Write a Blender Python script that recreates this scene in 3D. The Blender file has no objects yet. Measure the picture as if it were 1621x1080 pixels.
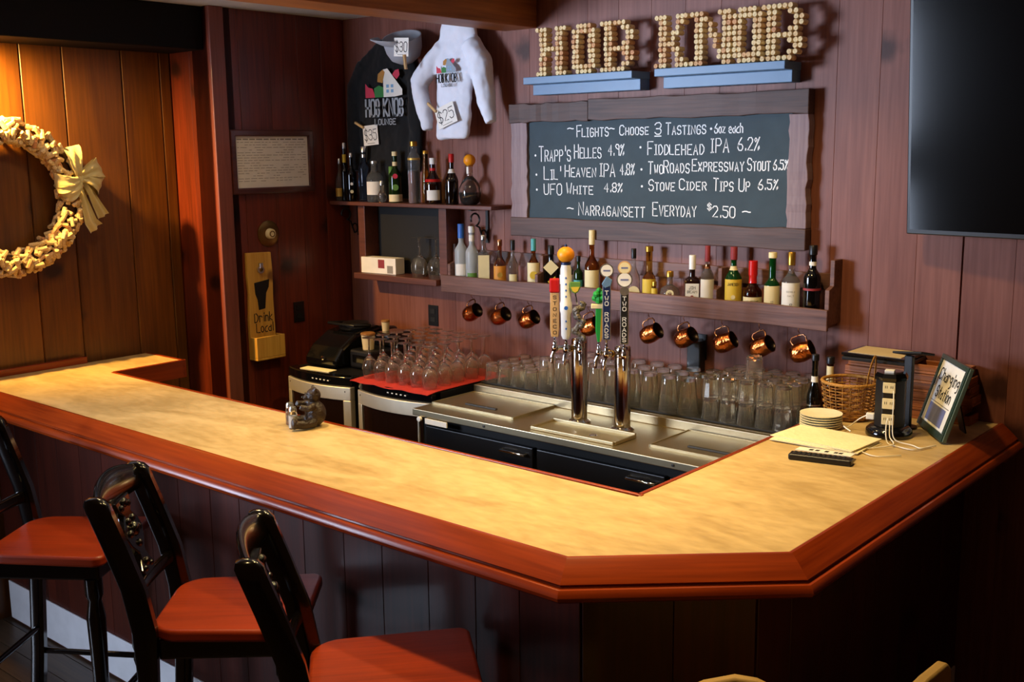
import bpy, bmesh, math, random
from mathutils import Vector, Matrix, Euler
random.seed(7)
S = bpy.context.scene
COL = S.collection
PI = math.pi

# ---------------------------------------------------------------- camera, world, exposure
def hexc(h, k=1.0):
    h = h.lstrip('#')
    o = []
    for i in (0, 2, 4):
        c = int(h[i:i+2], 16)/255
        o.append((c/12.92 if c <= .04045 else ((c+.055)/1.055)**2.4)*k)
    return (o[0], o[1], o[2], 1)

cam = bpy.data.cameras.new('camera')
cam.sensor_width = 36
cam.lens = 36*1725.83/1621
cam.clip_start = .05
co = bpy.data.objects.new('camera', cam)
COL.objects.link(co)
ya, pi_, ro = math.radians(-40.5809), math.radians(9.9774), math.radians(.67077)
fw = Vector((math.sin(ya)*math.cos(pi_), math.cos(ya)*math.cos(pi_), -math.sin(pi_)))
rt = Vector((math.cos(ya), -math.sin(ya), 0))
dn = fw.cross(rt)
r2 = math.cos(ro)*rt + math.sin(ro)*dn
d2 = -math.sin(ro)*rt + math.cos(ro)*dn
co.matrix_world = Matrix(((r2.x, -d2.x, -fw.x, 0), (r2.y, -d2.y, -fw.y, 0), (r2.z, -d2.z, -fw.z, 2.16), (0, 0, 0, 1)))
S.camera = co

S.view_settings.view_transform = 'Standard'
S.view_settings.look = 'None'
S.view_settings.exposure = 0.0
S.view_settings.gamma = 1.0
S.view_settings.use_curve_mapping = False
S.cycles.max_bounces = 28; S.cycles.transmission_bounces = 28; S.cycles.glossy_bounces = 8

w = bpy.data.worlds.new('world')
S.world = w
w.use_nodes = True
w.node_tree.nodes['Background'].inputs[0].default_value = hexc('#c07848')
w.node_tree.nodes['Background'].inputs[1].default_value = .055

def area(name, loc, target, size, power, color, size_y=None, spread=180):
    l = bpy.data.lights.new(name, 'AREA')
    l.energy = power; l.color = color; l.size = size
    l.spread = math.radians(spread)
    if size_y: l.shape = 'RECTANGLE'; l.size_y = size_y
    o = bpy.data.objects.new(name, l); COL.objects.link(o)
    o.location = loc
    d = Vector(target)-Vector(loc)
    o.rotation_euler = d.to_track_quat('-Z', 'Y').to_euler()
    return o
def spot(name, loc, target, power, color, angle=70, blend=.6, radius=.04):
    l = bpy.data.lights.new(name, 'SPOT')
    l.energy = power; l.color = color; l.spot_size = math.radians(angle); l.spot_blend = blend
    l.shadow_soft_size = radius
    o = bpy.data.objects.new(name, l); COL.objects.link(o)
    o.location = loc
    d = Vector(target)-Vector(loc)
    o.rotation_euler = d.to_track_quat('-Z', 'Y').to_euler()
    return o
WARM = (1, .70, .29)
WARM2 = (1, .58, .14)
COOL = (.66, .78, 1)
def can(name, loc, power, color=WARM, size=.13, tilt=(0, 0, -1), spread=180):
    o = area(name, loc, (loc[0]+tilt[0], loc[1]+tilt[1], loc[2]+tilt[2]), size, power, color, None, spread)
    o.data.shape = 'DISK'
    return o
# daylight through the window in the left wall, beside and in front of the bar, then an added fill
area('daylight', (-5.12, .1, 2.1), (-2.6, 4.06, 2.6), 1.3, 58, COOL, 1.0, 75)
area('kick_fill', (-5.1, -.3, .75), (-3.9, 2.14, .05), 1.0, 24, COOL, .9, 80)  # added low fill, no window there; brightens kick plate and stools
# warm recessed ceiling lamps over and behind the bar
can('ceiling_lamp', (-1.8, 2.35, 2.84), 12.3, spread=105)
can('ceiling_lamp.001', (-3.2, 2.3, 2.84), 8.5, spread=105)
can('ceiling_lamp.002', (-1.75, 3.1, 2.84), 12, spread=125)
can('ceiling_lamp.003', (-2.8, 3.1, 2.84), 9, spread=120)
can('ceiling_lamp.004', (-4.0, 2.6, 2.84), 4.5, spread=150)
can('ceiling_lamp.005', (-1.6, .9, 2.84), 6, spread=120)
spot('wall_spot', (-4.86, 1.98, 2.64), (-5.0, 2.32, 2.2), 330, WARM2, 112, 1, .03)

# ---------------------------------------------------------------- helpers
MATS = {}
def nodes(name):
    m = bpy.data.materials.new(name); m.use_nodes = True
    nt = m.node_tree
    return m, nt, nt.nodes['Principled BSDF']
def mat(name, col, rough=.5, metal=0, coat=0, trans=0, ior=1.45, emit=0, var=.06, bump=0, bscale=60, sheen=0, spec=.5):
    """plain material with a little procedural mottling"""
    if name in MATS: return MATS[name]
    m, nt, b = nodes(name)
    N, L = nt.nodes, nt.links
    c = hexc(col) if isinstance(col, str) else col
    b.inputs['Roughness'].default_value = rough
    b.inputs['Metallic'].default_value = metal
    b.inputs['Coat Weight'].default_value = coat
    b.inputs['Coat Roughness'].default_value = .08
    b.inputs['Transmission Weight'].default_value = trans
    b.inputs['IOR'].default_value = ior
    b.inputs['Specular IOR Level'].default_value = spec
    b.inputs['Sheen Weight'].default_value = sheen
    if trans > 0 or var == 0:
        b.inputs['Base Color'].default_value = c
    else:
        tc = N.new('ShaderNodeTexCoord'); nz = N.new('ShaderNodeTexNoise')
        nz.inputs['Scale'].default_value = 14; nz.inputs['Detail'].default_value = 4
        L.new(tc.outputs['Object'], nz.inputs['Vector'])
        mx = N.new('ShaderNodeMix'); mx.data_type = 'RGBA'
        mx.inputs['A'].default_value = tuple(v*(1-var*2) for v in c[:3])+(1,)
        mx.inputs['B'].default_value = tuple(min(1, v*(1+var*2)) for v in c[:3])+(1,)
        L.new(nz.outputs['Fac'], mx.inputs['Factor'])
        L.new(mx.outputs['Result'], b.inputs['Base Color'])
    if bump:
        tc = N.new('ShaderNodeTexCoord'); nz = N.new('ShaderNodeTexNoise')
        nz.inputs['Scale'].default_value = bscale; nz.inputs['Detail'].default_value = 3
        L.new(tc.outputs['Object'], nz.inputs['Vector'])
        bp = N.new('ShaderNodeBump'); bp.inputs['Strength'].default_value = bump; bp.inputs['Distance'].default_value = .01
        L.new(nz.outputs['Fac'], bp.inputs['Height']); L.new(bp.outputs['Normal'], b.inputs['Normal'])
    if emit:
        b.inputs['Emission Color'].default_value = c; b.inputs['Emission Strength'].default_value = emit
    MATS[name] = m
    return m

def wood(name, c1, c2, rough=.4, grain='z', scale=1, coat=0, knots=0, kcol='#241008', bump=.15, var=.25, spec=.5):
    """grain runs along the local axis `grain`; every object gets its own piece of the pattern"""
    m, nt, b = nodes(name)
    N, L = nt.nodes, nt.links
    tc = N.new('ShaderNodeTexCoord'); oi = N.new('ShaderNodeObjectInfo')
    ml = N.new('ShaderNodeMath'); ml.operation = 'MULTIPLY'; ml.inputs[1].default_value = 37
    L.new(oi.outputs['Random'], ml.inputs[0])
    ad = N.new('ShaderNodeVectorMath'); ad.operation = 'ADD'
    L.new(tc.outputs['Object'], ad.inputs[0]); L.new(ml.outputs[0], ad.inputs[1])
    def noise(sc, detail, rg, dist=0):
        mp = N.new('ShaderNodeMapping')
        s = [sc, sc, sc]; s['xyz'.index(grain)] = sc*rg
        mp.inputs['Scale'].default_value = s
        nz = N.new('ShaderNodeTexNoise'); nz.inputs['Scale'].default_value = 1; nz.inputs['Detail'].default_value = detail
        nz.inputs['Distortion'].default_value = dist
        L.new(ad.outputs[0], mp.inputs['Vector']); L.new(mp.outputs[0], nz.inputs['Vector'])
        return nz
    n1 = noise(9*scale, 4, .12, .6); n2 = noise(80*scale, 3, .04); n3 = noise(2.2*scale, 2, .6)
    mix = N.new('ShaderNodeMath'); mix.operation = 'MULTIPLY_ADD'; mix.inputs[1].default_value = .45
    L.new(n2.outputs['Fac'], mix.inputs[0])
    sc_ = N.new('ShaderNodeMath'); sc_.operation = 'MULTIPLY'; sc_.inputs[1].default_value = .55
    L.new(n1.outputs['Fac'], sc_.inputs[0]); L.new(sc_.outputs[0], mix.inputs[2])
    rp = N.new('ShaderNodeValToRGB')
    rp.color_ramp.elements[0].position = .33; rp.color_ramp.elements[1].position = .66
    rp.color_ramp.elements[0].color = hexc(c1); rp.color_ramp.elements[1].color = hexc(c2)
    L.new(mix.outputs[0], rp.inputs[0])
    # board to board and blotchy variation of the stain
    hs = N.new('ShaderNodeHueSaturation')
    mr = N.new('ShaderNodeMapRange'); mr.inputs['To Min'].default_value = 1-var; mr.inputs['To Max'].default_value = 1+var
    av = N.new('ShaderNodeMath'); av.operation = 'MULTIPLY_ADD'; av.inputs[1].default_value = .5
    hf = N.new('ShaderNodeMath'); hf.operation = 'MULTIPLY'; hf.inputs[1].default_value = .5
    L.new(n3.outputs['Fac'], hf.inputs[0]); L.new(oi.outputs['Random'], av.inputs[0]); L.new(hf.outputs[0], av.inputs[2])
    L.new(av.outputs[0], mr.inputs['Value']); L.new(mr.outputs[0], hs.inputs['Value'])
    L.new(rp.outputs[0], hs.inputs['Color'])
    out = hs.outputs[0]
    if knots:
        sx = N.new('ShaderNodeSeparateXYZ'); L.new(ad.outputs[0], sx.inputs[0])
        cx = N.new('ShaderNodeCombineXYZ')
        k1 = N.new('ShaderNodeMath'); k1.operation = 'MULTIPLY'; k1.inputs[1].default_value = knots*1.25
        k2 = N.new('ShaderNodeMath'); k2.operation = 'MULTIPLY'; k2.inputs[1].default_value = knots*1.6
        L.new(sx.outputs['X'], k1.inputs[0]); L.new(sx.outputs['Z'], k2.inputs[0])
        L.new(k1.outputs[0], cx.inputs['X']); L.new(k2.outputs[0], cx.inputs['Y'])
        vd = N.new('ShaderNodeVectorMath'); vd.operation = 'MULTIPLY_ADD'
        n4 = noise(22, 2, .7); L.new(n4.outputs['Color'], vd.inputs[0]); vd.inputs[1].default_value = (.09, .09, .09)
        L.new(cx.outputs[0], vd.inputs[2])
        vo = N.new('ShaderNodeTexVoronoi'); vo.voronoi_dimensions = '2D'; vo.inputs['Scale'].default_value = 1
        L.new(vd.outputs[0], vo.inputs['Vector'])
        kr = N.new('ShaderNodeMapRange'); kr.inputs['From Min'].default_value = .03; kr.inputs['From Max'].default_value = .12
        kr.inputs['To Min'].default_value = .85; kr.inputs['To Max'].default_value = 0; kr.interpolation_type = 'SMOOTHSTEP'
        L.new(vo.outputs['Distance'], kr.inputs['Value'])
        mk = N.new('ShaderNodeMix'); mk.data_type = 'RGBA'
        L.new(kr.outputs[0], mk.inputs['Factor']); L.new(out, mk.inputs['A']); mk.inputs['B'].default_value = hexc(kcol)
        out = mk.outputs['Result']
    L.new(out, b.inputs['Base Color'])
    b.inputs['Roughness'].default_value = rough
    b.inputs['Specular IOR Level'].default_value = spec
    b.inputs['Coat Weight'].default_value = coat; b.inputs['Coat Roughness'].default_value = .12
    if bump:
        bp = N.new('ShaderNodeBump'); bp.inputs['Strength'].default_value = bump; bp.inputs['Distance'].default_value = .004
        L.new(mix.outputs[0], bp.inputs['Height']); L.new(bp.outputs['Normal'], b.inputs['Normal'])
    MATS[name] = m
    return m

class MB:
    def __init__(s): s.v = []; s.f = []
    def add(s, vs, fs, M=None):
        o = len(s.v)
        for p in vs:
            p = Vector(p)
            s.v.append(tuple(M @ p) if M else tuple(p))
        s.f += [tuple(i+o for i in f) for f in fs]
        return s
    def box(s, x0, y0, z0, x1, y1, z1, M=None):
        vs = [(x, y, z) for z in (z0, z1) for y in (y0, y1) for x in (x0, x1)]
        return s.add(vs, [(0, 2, 3, 1), (4, 5, 7, 6), (0, 1, 5, 4), (1, 3, 7, 5), (3, 2, 6, 7), (2, 0, 4, 6)], M)
    def cbox(s, c, d, M=None):
        return s.box(c[0]-d[0]/2, c[1]-d[1]/2, c[2]-d[2]/2, c[0]+d[0]/2, c[1]+d[1]/2, c[2]+d[2]/2, M)
    def lathe(s, prof, n=20, M=None, a0=0, a1=2*PI, closed=False, caps=True):
        full = abs(a1-a0-2*PI) < 1e-6
        k = n if full else n+1
        vs, fs = [], []
        rings = []
        for r, z in prof:
            if r < 1e-6:
                rings.append([len(vs)]*k); vs.append((0, 0, z))
            else:
                rings.append(list(range(len(vs), len(vs)+k)))
                for i in range(k):
                    a = a0+(a1-a0)*i/n
                    vs.append((r*math.cos(a), r*math.sin(a), z))
        m = len(rings)
        for j in range(m if closed else m-1):
            A, B = rings[j], rings[(j+1) % m]
            for i in range(n):
                i2 = (i+1) % k
                q = [A[i], A[i2], B[i2], B[i]]
                q2 = []
                for t in q:
                    if t not in q2: q2.append(t)
                if len(q2) > 2: fs.append(tuple(q2))
        if caps and not closed:
            if prof[0][0] > 1e-6 and full: fs.append(tuple(reversed(rings[0])))
            if prof[-1][0] > 1e-6 and full: fs.append(tuple(rings[-1]))
        return s.add(vs, fs, M)
    def prism(s, poly, y0, y1, M=None):
        """polygon in xz, extruded along y"""
        n = len(poly)
        vs = [(x, y0, z) for x, z in poly]+[(x, y1, z) for x, z in poly]
        fs = [tuple(range(n)), tuple(reversed(range(n, 2*n)))]
        fs += [(i, i+n, (i+1) % n+n, (i+1) % n) for i in range(n)]
        return s.add(vs, fs, M)
    def prismz(s, poly, z0, z1, M=None):
        n = len(poly)
        vs = [(x, y, z0) for x, y in poly]+[(x, y, z1) for x, y in poly]
        fs = [tuple(reversed(range(n))), tuple(range(n, 2*n))]
        fs += [(i, (i+1) % n, (i+1) % n+n, i+n) for i in range(n)]
        return s.add(vs, fs, M)
    def loft(s, rings, cap=True, closed=False):
        n = len(rings[0]); vs = [p for r in rings for p in r]; fs = []
        m = len(rings)
        for j in range(m if closed else m-1):
            for i in range(n):
                a = j*n+i; b_ = j*n+(i+1) % n; jj = (j+1) % m
                fs.append((a, b_, jj*n+(i+1) % n, jj*n+i))
        if cap and not closed:
            fs.append(tuple(reversed(range(n)))); fs.append(tuple(range((m-1)*n, m*n)))
        return s.add(vs, fs)
    def tube(s, pts, r, n=8, closed=False, flat=1.0, up=None):
        pts = [Vector(p) for p in pts]; m = len(pts); rings = []
        prev = Vector(up) if up else None
        for i, p in enumerate(pts):
            a = pts[i-1] if (i > 0 or closed) else p
            b_ = pts[(i+1) % m] if (i < m-1 or closed) else p
            t = (b_-a).normalized()
            if prev is None:
                prev = Vector((0, 0, 1)) if abs(t.z) < .9 else Vector((1, 0, 0))
            u = (prev-t*prev.dot(t)).normalized(); v = t.cross(u)
            if not up: prev = u
            rr = r[i] if isinstance(r, (list, tuple)) else r
            rings.append([tuple(p+u*math.cos(2*PI*k/n)*rr*flat+v*math.sin(2*PI*k/n)*rr) for k in range(n)])
        return s.loft(rings, closed=closed)
    def sphere(s, c, r, n=16, sq=(1, 1, 1)):
        m = n//2
        prof = [(math.sin(PI*i/m), -math.cos(PI*i/m)) for i in range(m+1)]
        M = Matrix.Translation(Vector(c)) @ Matrix.Diagonal((r*sq[0], r*sq[1], r*sq[2], 1))
        return s.lathe(prof, n, M)
    def mesh(s, name, m, smooth=None):
        me = bpy.data.meshes.new(name)
        me.from_pydata(s.v, [], s.f)
        bm = bmesh.new(); bm.from_mesh(me)
        bmesh.ops.recalc_face_normals(bm, faces=bm.faces)
        bm.to_mesh(me); bm.free()
        if m: me.materials.append(MATS[m] if isinstance(m, str) else m)
        if smooth is not None:
            me.shade_smooth(); me.set_sharp_from_angle(angle=math.radians(smooth))
        return me
    def obj(s, name, m, parent=None, smooth=None, bev=0, loc=None, rot=None, segs=2):
        return put(name, s.mesh(name, m, smooth), parent, loc, rot, bev, segs)
def put(name, me, parent=None, loc=None, rot=None, bev=0, segs=2):
    o = bpy.data.objects.new(name, me); COL.objects.link(o)
    if parent: o.parent = parent
    if loc: o.location = loc
    if rot: o.rotation_euler = rot
    if bev:
        md = o.modifiers.new('bevel', 'BEVEL'); md.width = bev; md.segments = segs; md.limit_method = 'ANGLE'
        md.angle_limit = math.radians(40); md.harden_normals = False
    return o
def raw(name, vs, fs, m, parent=None, loc=None, rot=None):
    me = bpy.data.meshes.new(name); me.from_pydata(vs, [], fs); me.materials.append(MATS[m])
    return put(name, me, parent, loc, rot)
def thing(name, label, cat, loc=(0, 0, 0), rz=0, group=None, rot=None):
    o = bpy.data.objects.new(name, None); COL.objects.link(o)
    o.empty_display_size = .05
    o.location = loc; o.rotation_euler = rot if rot else (0, 0, rz)
    return tag(o, label, cat, group)
def tag(o, label, cat, group=None, kind=None):
    if label: o['label'] = label
    if cat: o['category'] = cat
    if group: o['group'] = group
    if kind: o['kind'] = kind
    return o
def struct(o): o['kind'] = 'structure'; return o
def dup(root, loc, rot=None, label=None, group=None):
    r = root.copy(); COL.objects.link(r); r.location = loc
    if rot is not None: r.rotation_euler = rot
    if label: r['label'] = label
    if group: r['group'] = group
    for ch in list(root.children):
        c = ch.copy(); COL.objects.link(c); c.parent = r
        for g in list(ch.children):
            d = g.copy(); COL.objects.link(d); d.parent = c
    return r
def RT(loc=(0, 0, 0), rx=0, ry=0, rz=0):
    return Matrix.Translation(Vector(loc)) @ Euler((rx, ry, rz)).to_matrix().to_4x4()

# single-stroke hand lettering, drawn as thin strips lying on a surface (local xz plane facing -y)
GL = dict(A="00 26 40|12 32", B="00 06 26 35 34 23 03|23 32 31 20 00", C="45 36 16 05 01 10 30 41", D="00 06 26 44 42 20 00",
 E="40 00 06 46|03 33", F="00 06 46|03 33", G="45 36 16 05 01 10 30 41 43 23", H="00 06|40 46|03 43", I="20 26|10 30|16 36",
 J="36 31 20 10 01", K="00 06|46 03 40", L="06 00 40", M="00 06 23 46 40", N="00 06 40 46", O="10 01 05 16 36 45 41 30 10",
 P="00 06 36 45 44 33 03", R="00 06 36 45 44 33 03|23 40", S="45 36 16 05 04 13 33 42 41 30 10 01", T="06 46|26 20",
 U="06 01 10 30 41 46", V="06 20 46", W="06 10 23 30 46", X="00 46|06 40", Y="06 23 46|23 20", Z="06 46 00 40", Q="10 01 05 16 36 45 41 30 10|31 40")
GL.update({'0': GL['O'], '1': "15 26 20", '2': "05 16 36 45 44 00 40", '3': "05 16 36 45 44 33 13|33 42 41 30 10 01", '4': "30 36 02 42",
 '5': "46 06 04 34 43 41 30 10 01", '6': "36 14 02 01 10 30 41 42 33 13 02", '7': "06 46 10", '8': "13 04 05 16 36 45 44 33 13 02 01 10 30 41 42 33",
 '9': "43 14 05 16 36 45 40", '%': "00 46|05 16 25 14 05|31 42 41 30 31", '$': "45 36 16 05 04 13 33 42 41 30 10 01|27 2a", "'": "26 24",
 '.': "20 21", '~': "03 14 24 33 43", '-': "03 43", '&': "40 05 16 25 01 10 42"})
LOW = dict(a="33 13 02 01 10 30|34 30", c="34 13 02 01 10 30", h="06 00|03 14 24 33 30", r="04 00|03 14 24 33", g="33 14 03 02 11 32|34 3a 2b 1b",
 i="24 20|26 2601", n="04 00|03 14 24 33 30", t="26 20 30|14 34", o="10 01 03 14 24 33 31 20 10", e="02 32 33 24 14 03 01 10 30",
 z="04 34 00 30", k="06 00|34 02 30", l="26 20", s="34 14 03 32 30 10")
LOW['i'] = "24 20|26 25"
def _c(ch): return {'a': -1, 'b': -2, 'c': 7}.get(ch) if ch in 'abc' else int(ch)
def lettering(name, text, x0, x1, z, h, m, parent, y=0, lw=.004, caps=True, jit=.0, seed=1, lift=.0006, wrap=None, loc=None, rot=None):
    rnd = random.Random(seed); x = 0.0; strokes = []
    for ch in text:
        if ch == ' ': x += 3.2; continue
        k = 1.0; g = GL.get(ch)
        if ch.islower():
            if caps: g = GL[ch.upper()]; k = .74
            else: g = LOW[ch]; k = 1
        up = rnd.uniform(-.3, .3)*jit*2
        wmul = .55 if ch in "'.Iil1" and ch != 'I' else 1
        mx = 0
        for st in g.split('|'):
            pts = []
            for t in st.split():
                px = _c(t[0]); pz = _c(t[1])
                if ch in "'.il": px -= 1
                mx = max(mx, px)
                pts.append((x+px*k+rnd.uniform(-1, 1)*jit, pz*k+up+rnd.uniform(-1, 1)*jit))
            strokes.append(pts)
        x += mx*k+1.6
    tw = max(x-1.6, .1); sx = (x1-x0)/tw; sz = h/6
    vs, fs = [], []
    def emit(p):
        if wrap:                       # wrap = (radius, centre angle): text laid round a cylinder about local z
            R, a = wrap; th = a+p[0]/R
            return (R*math.cos(th), R*math.sin(th), p[1])
        return (p[0], y-lift, p[1])
    for pts in strokes:
        P = [Vector((x0+a*sx, z+b_*sz)) for a, b_ in pts]
        L, Rr = [], []
        for i, p in enumerate(P):
            a = P[max(i-1, 0)]; b_ = P[min(i+1, len(P)-1)]
            t = (b_-a); t = t.normalized() if t.length > 1e-9 else Vector((1, 0))
            nrm = Vector((-t.y, t.x))*lw/2
            e = t*lw*.4*(-1 if i == 0 else 1 if i == len(P)-1 else 0)
            L.append(p+nrm+e); Rr.append(p-nrm+e)
        o = len(vs)
        for a, b_ in zip(L, Rr): vs += [emit(a), emit(b_)]
        for i in range(len(P)-1): fs.append((o+2*i, o+2*i+1, o+2*i+3, o+2*i+2))
    return raw(name, vs, fs, m, parent, loc, rot)
def flatpoly(name, poly, m, parent, y=0, loc=None, rot=None):
    return raw(name, [(a, y, b_) for a, b_ in poly], [tuple(range(len(poly)))], m, parent, loc, rot)

# ---------------------------------------------------------------- materials
wood('pine_wall', '#693a2e', '#875548', .5, 'z', 1, 0, .95, '#2c120c', .06, .07, spec=.35)
wood('mahogany_wall', '#4c1c0e', '#7c3018', .38, 'z', 1, .1, 1.1, '#1a0805', .12, .25)
wood('wreath_wall', '#4e2a08', '#784812', .42, 'z', 1, .1, 1.1, '#200d05', .12, .28)
wood('post_wood', '#6a3428', '#8a4a3a', .45, 'z', 1, .1, 0, bump=.1)
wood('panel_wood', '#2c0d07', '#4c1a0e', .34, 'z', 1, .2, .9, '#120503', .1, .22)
wood('beam_wood', '#7a4014', '#b0682a', .5, 'y', 1, 0, .6, bump=.2)
wood('black_beam', '#030202', '#080504', .7, 'y', 1, 0, 0, spec=.2)
wood('rail_wood', '#6e2408', '#9a3c10', .26, 'x', 1, .15, 0, bump=.06, var=.1, spec=.3)
wood('seat_wood', '#742208', '#9a3410', .38, 'x', 1.2, .08, 0, bump=.05, var=.08, spec=.3)
wood('barn_wood', '#33211c', '#5e4238', .6, 'x', 1.2, 0, 1.2, '#1a100c', .6, .2)
wood('barn_light', '#72595c', '#97807f', .6, 'z', 1.2, 0, 1.5, '#40302c', .4, .1)
wood('rack_wood', '#4a2a22', '#80584a', .55, 'x', 1.2, 0, 1.2, '#22120e', .5, .15)
wood('shelf_wood', '#4a241a', '#6b3a2a', .45, 'x', 1, .1, 0, bump=.1)
wood('floor_wood', '#33241a', '#57432f', .4, 'x', 1, .1, 0)
wood('frame_wood', '#3a1610', '#5c2a1e', .3, 'x', 1, .3, 0)
wood('yellow_pine', '#c08a2c', '#e0b050', .45, 'z', 1, .1, 1.6, '#6b3a14', .2, .08)
wood('tan_wood', '#b98a50', '#d8b07a', .45, 'z', 2)
wood('tray_wood', '#743a1a', '#b06a36', .45, 'x', 1.6, .1, 0, bump=.6, var=.3)
wood('pin_wood', '#b08850', '#d0aa70', .5, 'z', 3)

# bar top: mottled cream laminate
def laminate():
    m, nt, b = nodes('laminate'); N, L = nt.nodes, nt.links
    tc = N.new('ShaderNodeTexCoord')
    a = N.new('ShaderNodeTexNoise'); a.inputs['Scale'].default_value = 3.2; a.inputs['Detail'].default_value = 5; a.inputs['Distortion'].default_value = 1.4
    mp = N.new('ShaderNodeMapping'); mp.inputs['Scale'].default_value = (.7, 1.6, 1); mp.inputs['Rotation'].default_value = (0, 0, .5)
    L.new(tc.outputs['Object'], mp.inputs[0]); L.new(mp.outputs[0], a.inputs['Vector'])
    c = N.new('ShaderNodeTexNoise'); c.inputs['Scale'].default_value = 26; c.inputs['Detail'].default_value = 4
    L.new(mp.outputs[0], c.inputs['Vector'])
    mx = N.new('ShaderNodeMath'); mx.operation = 'MULTIPLY_ADD'; mx.inputs[1].default_value = .35
    L.new(c.outputs['Fac'], mx.inputs[0])
    m2 = N.new('ShaderNodeMath'); m2.operation = 'MULTIPLY'; m2.inputs[1].default_value = .65
    L.new(a.outputs['Fac'], m2.inputs[0]); L.new(m2.outputs[0], mx.inputs[2])
    r = N.new('ShaderNodeValToRGB')
    r.color_ramp.elements[0].position = .36; r.color_ramp.elements[1].position = .62
    r.color_ramp.elements[0].color = hexc('#ae9260'); r.color_ramp.elements[1].color = hexc('#d0b480')
    L.new(mx.outputs[0], r.inputs[0]); L.new(r.outputs[0], b.inputs['Base Color'])
    rr = N.new('ShaderNodeMapRange'); rr.inputs['To Min'].default_value = .32; rr.inputs['To Max'].default_value = .48
    L.new(c.outputs['Fac'], rr.inputs['Value']); L.new(rr.outputs[0], b.inputs['Roughness'])
    MATS['laminate'] = m
laminate()
def steel(name, axis):
    m, nt, b = nodes(name); N, L = nt.nodes, nt.links
    tc = N.new('ShaderNodeTexCoord'); mp = N.new('ShaderNodeMapping')
    s = [300, 300, 300]; s[axis] = 4; mp.inputs['Scale'].default_value = s
    n = N.new('ShaderNodeTexNoise'); n.inputs['Scale'].default_value = 1
    L.new(tc.outputs['Object'], mp.inputs[0]); L.new(mp.outputs[0], n.inputs['Vector'])
    r = N.new('ShaderNodeMapRange'); r.inputs['To Min'].default_value = .32; r.inputs['To Max'].default_value = .46
    L.new(n.outputs['Fac'], r.inputs['Value']); L.new(r.outputs[0], b.inputs['Roughness'])
    b.inputs['Base Color'].default_value = hexc('#b0a284'); b.inputs['Metallic'].default_value = 1
    MATS[name] = m
steel('brushed_steel', 0)
mat('tower_steel', '#c9c2b8', .1, 1)
mat('chrome', '#d8d8d8', .08, 1)
mat('aluminium', '#e4dcc8', .45, .75)
mat('tray_steel', '#b4a888', .46, 1)
mat('kick_metal', '#ececf0', .4, .2)
mat('black_gloss', '#0a0a0b', .12, 0, .5)
mat('black_plastic', '#111011', .38)
mat('black_matte', '#0d0c0c', .7)
mat('dark_grey', '#2b2b2c', .5)
mat('stool_black', '#070505', .16, 0, .6)
mat('iron', '#0c0b0c', .45)
mat('chalkboard', '#35444b', .75, var=.12, bump=.05)
mat('chalk', '#f0f2f2', .9, emit=0)
mat('ledge_paint', '#5f7f9e', .42)
mat('paper', '#e9e6de', .8)
mat('paper_tan', '#c9b386', .8)
mat('napkin', '#efe3b8', .9, bump=.2)
mat('plate_cream', '#efe6c8', .5)
mat('ink', '#16161a', .8)
mat('ink_blue', '#6a6f96', .8)
mat('ink_grey', '#8a857e', .8)
mat('brass', '#b08a45', .25, 1)
mat('brass_plate', '#8a6a3c', .35, 1)
mat('copper', '#d87c40', .18, 1, bump=.5, bscale=55)
mat('copper_handle', '#b8805a', .25, 1)
mat('mug_inner_shade', '#2a2320', .3, 1)  # shade inside the mugs put into a dark metal colour
mat('clear_glass', '#fdf9f0', .01, trans=.985, ior=1.45)
mat('thick_glass', '#fffdf4', .01, trans=.975, ior=1.45)
mat('frost_glass', '#dfe6ea', .3, trans=.6, ior=1.3)
mat('water_glass', '#e8ecee', .03, trans=.95, ior=1.34)
mat('blue_glass', '#9ab8ea', .03, trans=1, ior=1.34)
mat('amber_glass', '#b8641a', .03, trans=1, ior=1.35)
mat('amber_dark', '#5c2408', .05, trans=.85, ior=1.35)
mat('gold_glass', '#d8aa3c', .03, trans=1, ior=1.35)
mat('yellow_glass', '#e0d860', .03, trans=1, ior=1.35)
mat('green_glass', '#0f5a24', .04, trans=.7, ior=1.4)
mat('olive_glass', '#1c3410', .06, trans=.4, ior=1.4)
mat('black_glass', '#060606', .06, coat=.4)
mat('brown_glass', '#1e0a05', .06, coat=.3)
mat('smoke_glass', '#0b0605', .05, coat=.5)
mat('label_white', '#e8e4da', .6); mat('label_cream', '#e6d6a4', .6); mat('label_yellow', '#d9b83c', .6)
mat('label_orange', '#d08a2c', .6); mat('label_black', '#101010', .5); mat('label_green', '#5f8a3a', .6)
mat('label_gold', '#c8a048', .4, .5)
mat('red', '#b81414', .4); mat('red_wax', '#c41a18', .28, coat=.4); mat('orange', '#e8920e', .45); mat('teal', '#4aa0a4', .4)
mat('blue_cap', '#2a62b8', .4); mat('navy', '#16264e', .35); mat('cream', '#e4d4a4', .5); mat('cork_top', '#c99a5a', .8, bump=.3)
mat('silver', '#c8c8c8', .25, .9); mat('gold', '#c89a3c', .3, .9); mat('white_paint', '#e8e6e0', .35)
mat('green_paint', '#1f9a3a', .5); mat('leaf_green', '#2f7a3a', .6); mat('pink_red', '#c8324c', .6); mat('brick_red', '#8a2a30', .6)
mat('roof_grey', '#8a98a4', .6); mat('window_blue', '#7aa6c8', .5); mat('print_grey', '#9aa0a6', .8)
mat('pewter', '#6e655a', .42, .6, bump=.8, bscale=90)
mat('hoodie_white', '#dfe3ee', .9, bump=.35, bscale=18, sheen=.2)
mat('shirt_black', '#08090c', .92, bump=.3, bscale=14, sheen=.15)
mat('cap_grey', '#a6aab2', .85, bump=.2, bscale=40)
mat('red_cloth', '#b02a20', .75, bump=.3, bscale=60)
mat('door_glass', '#1c100c', .06, coat=.6)
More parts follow.
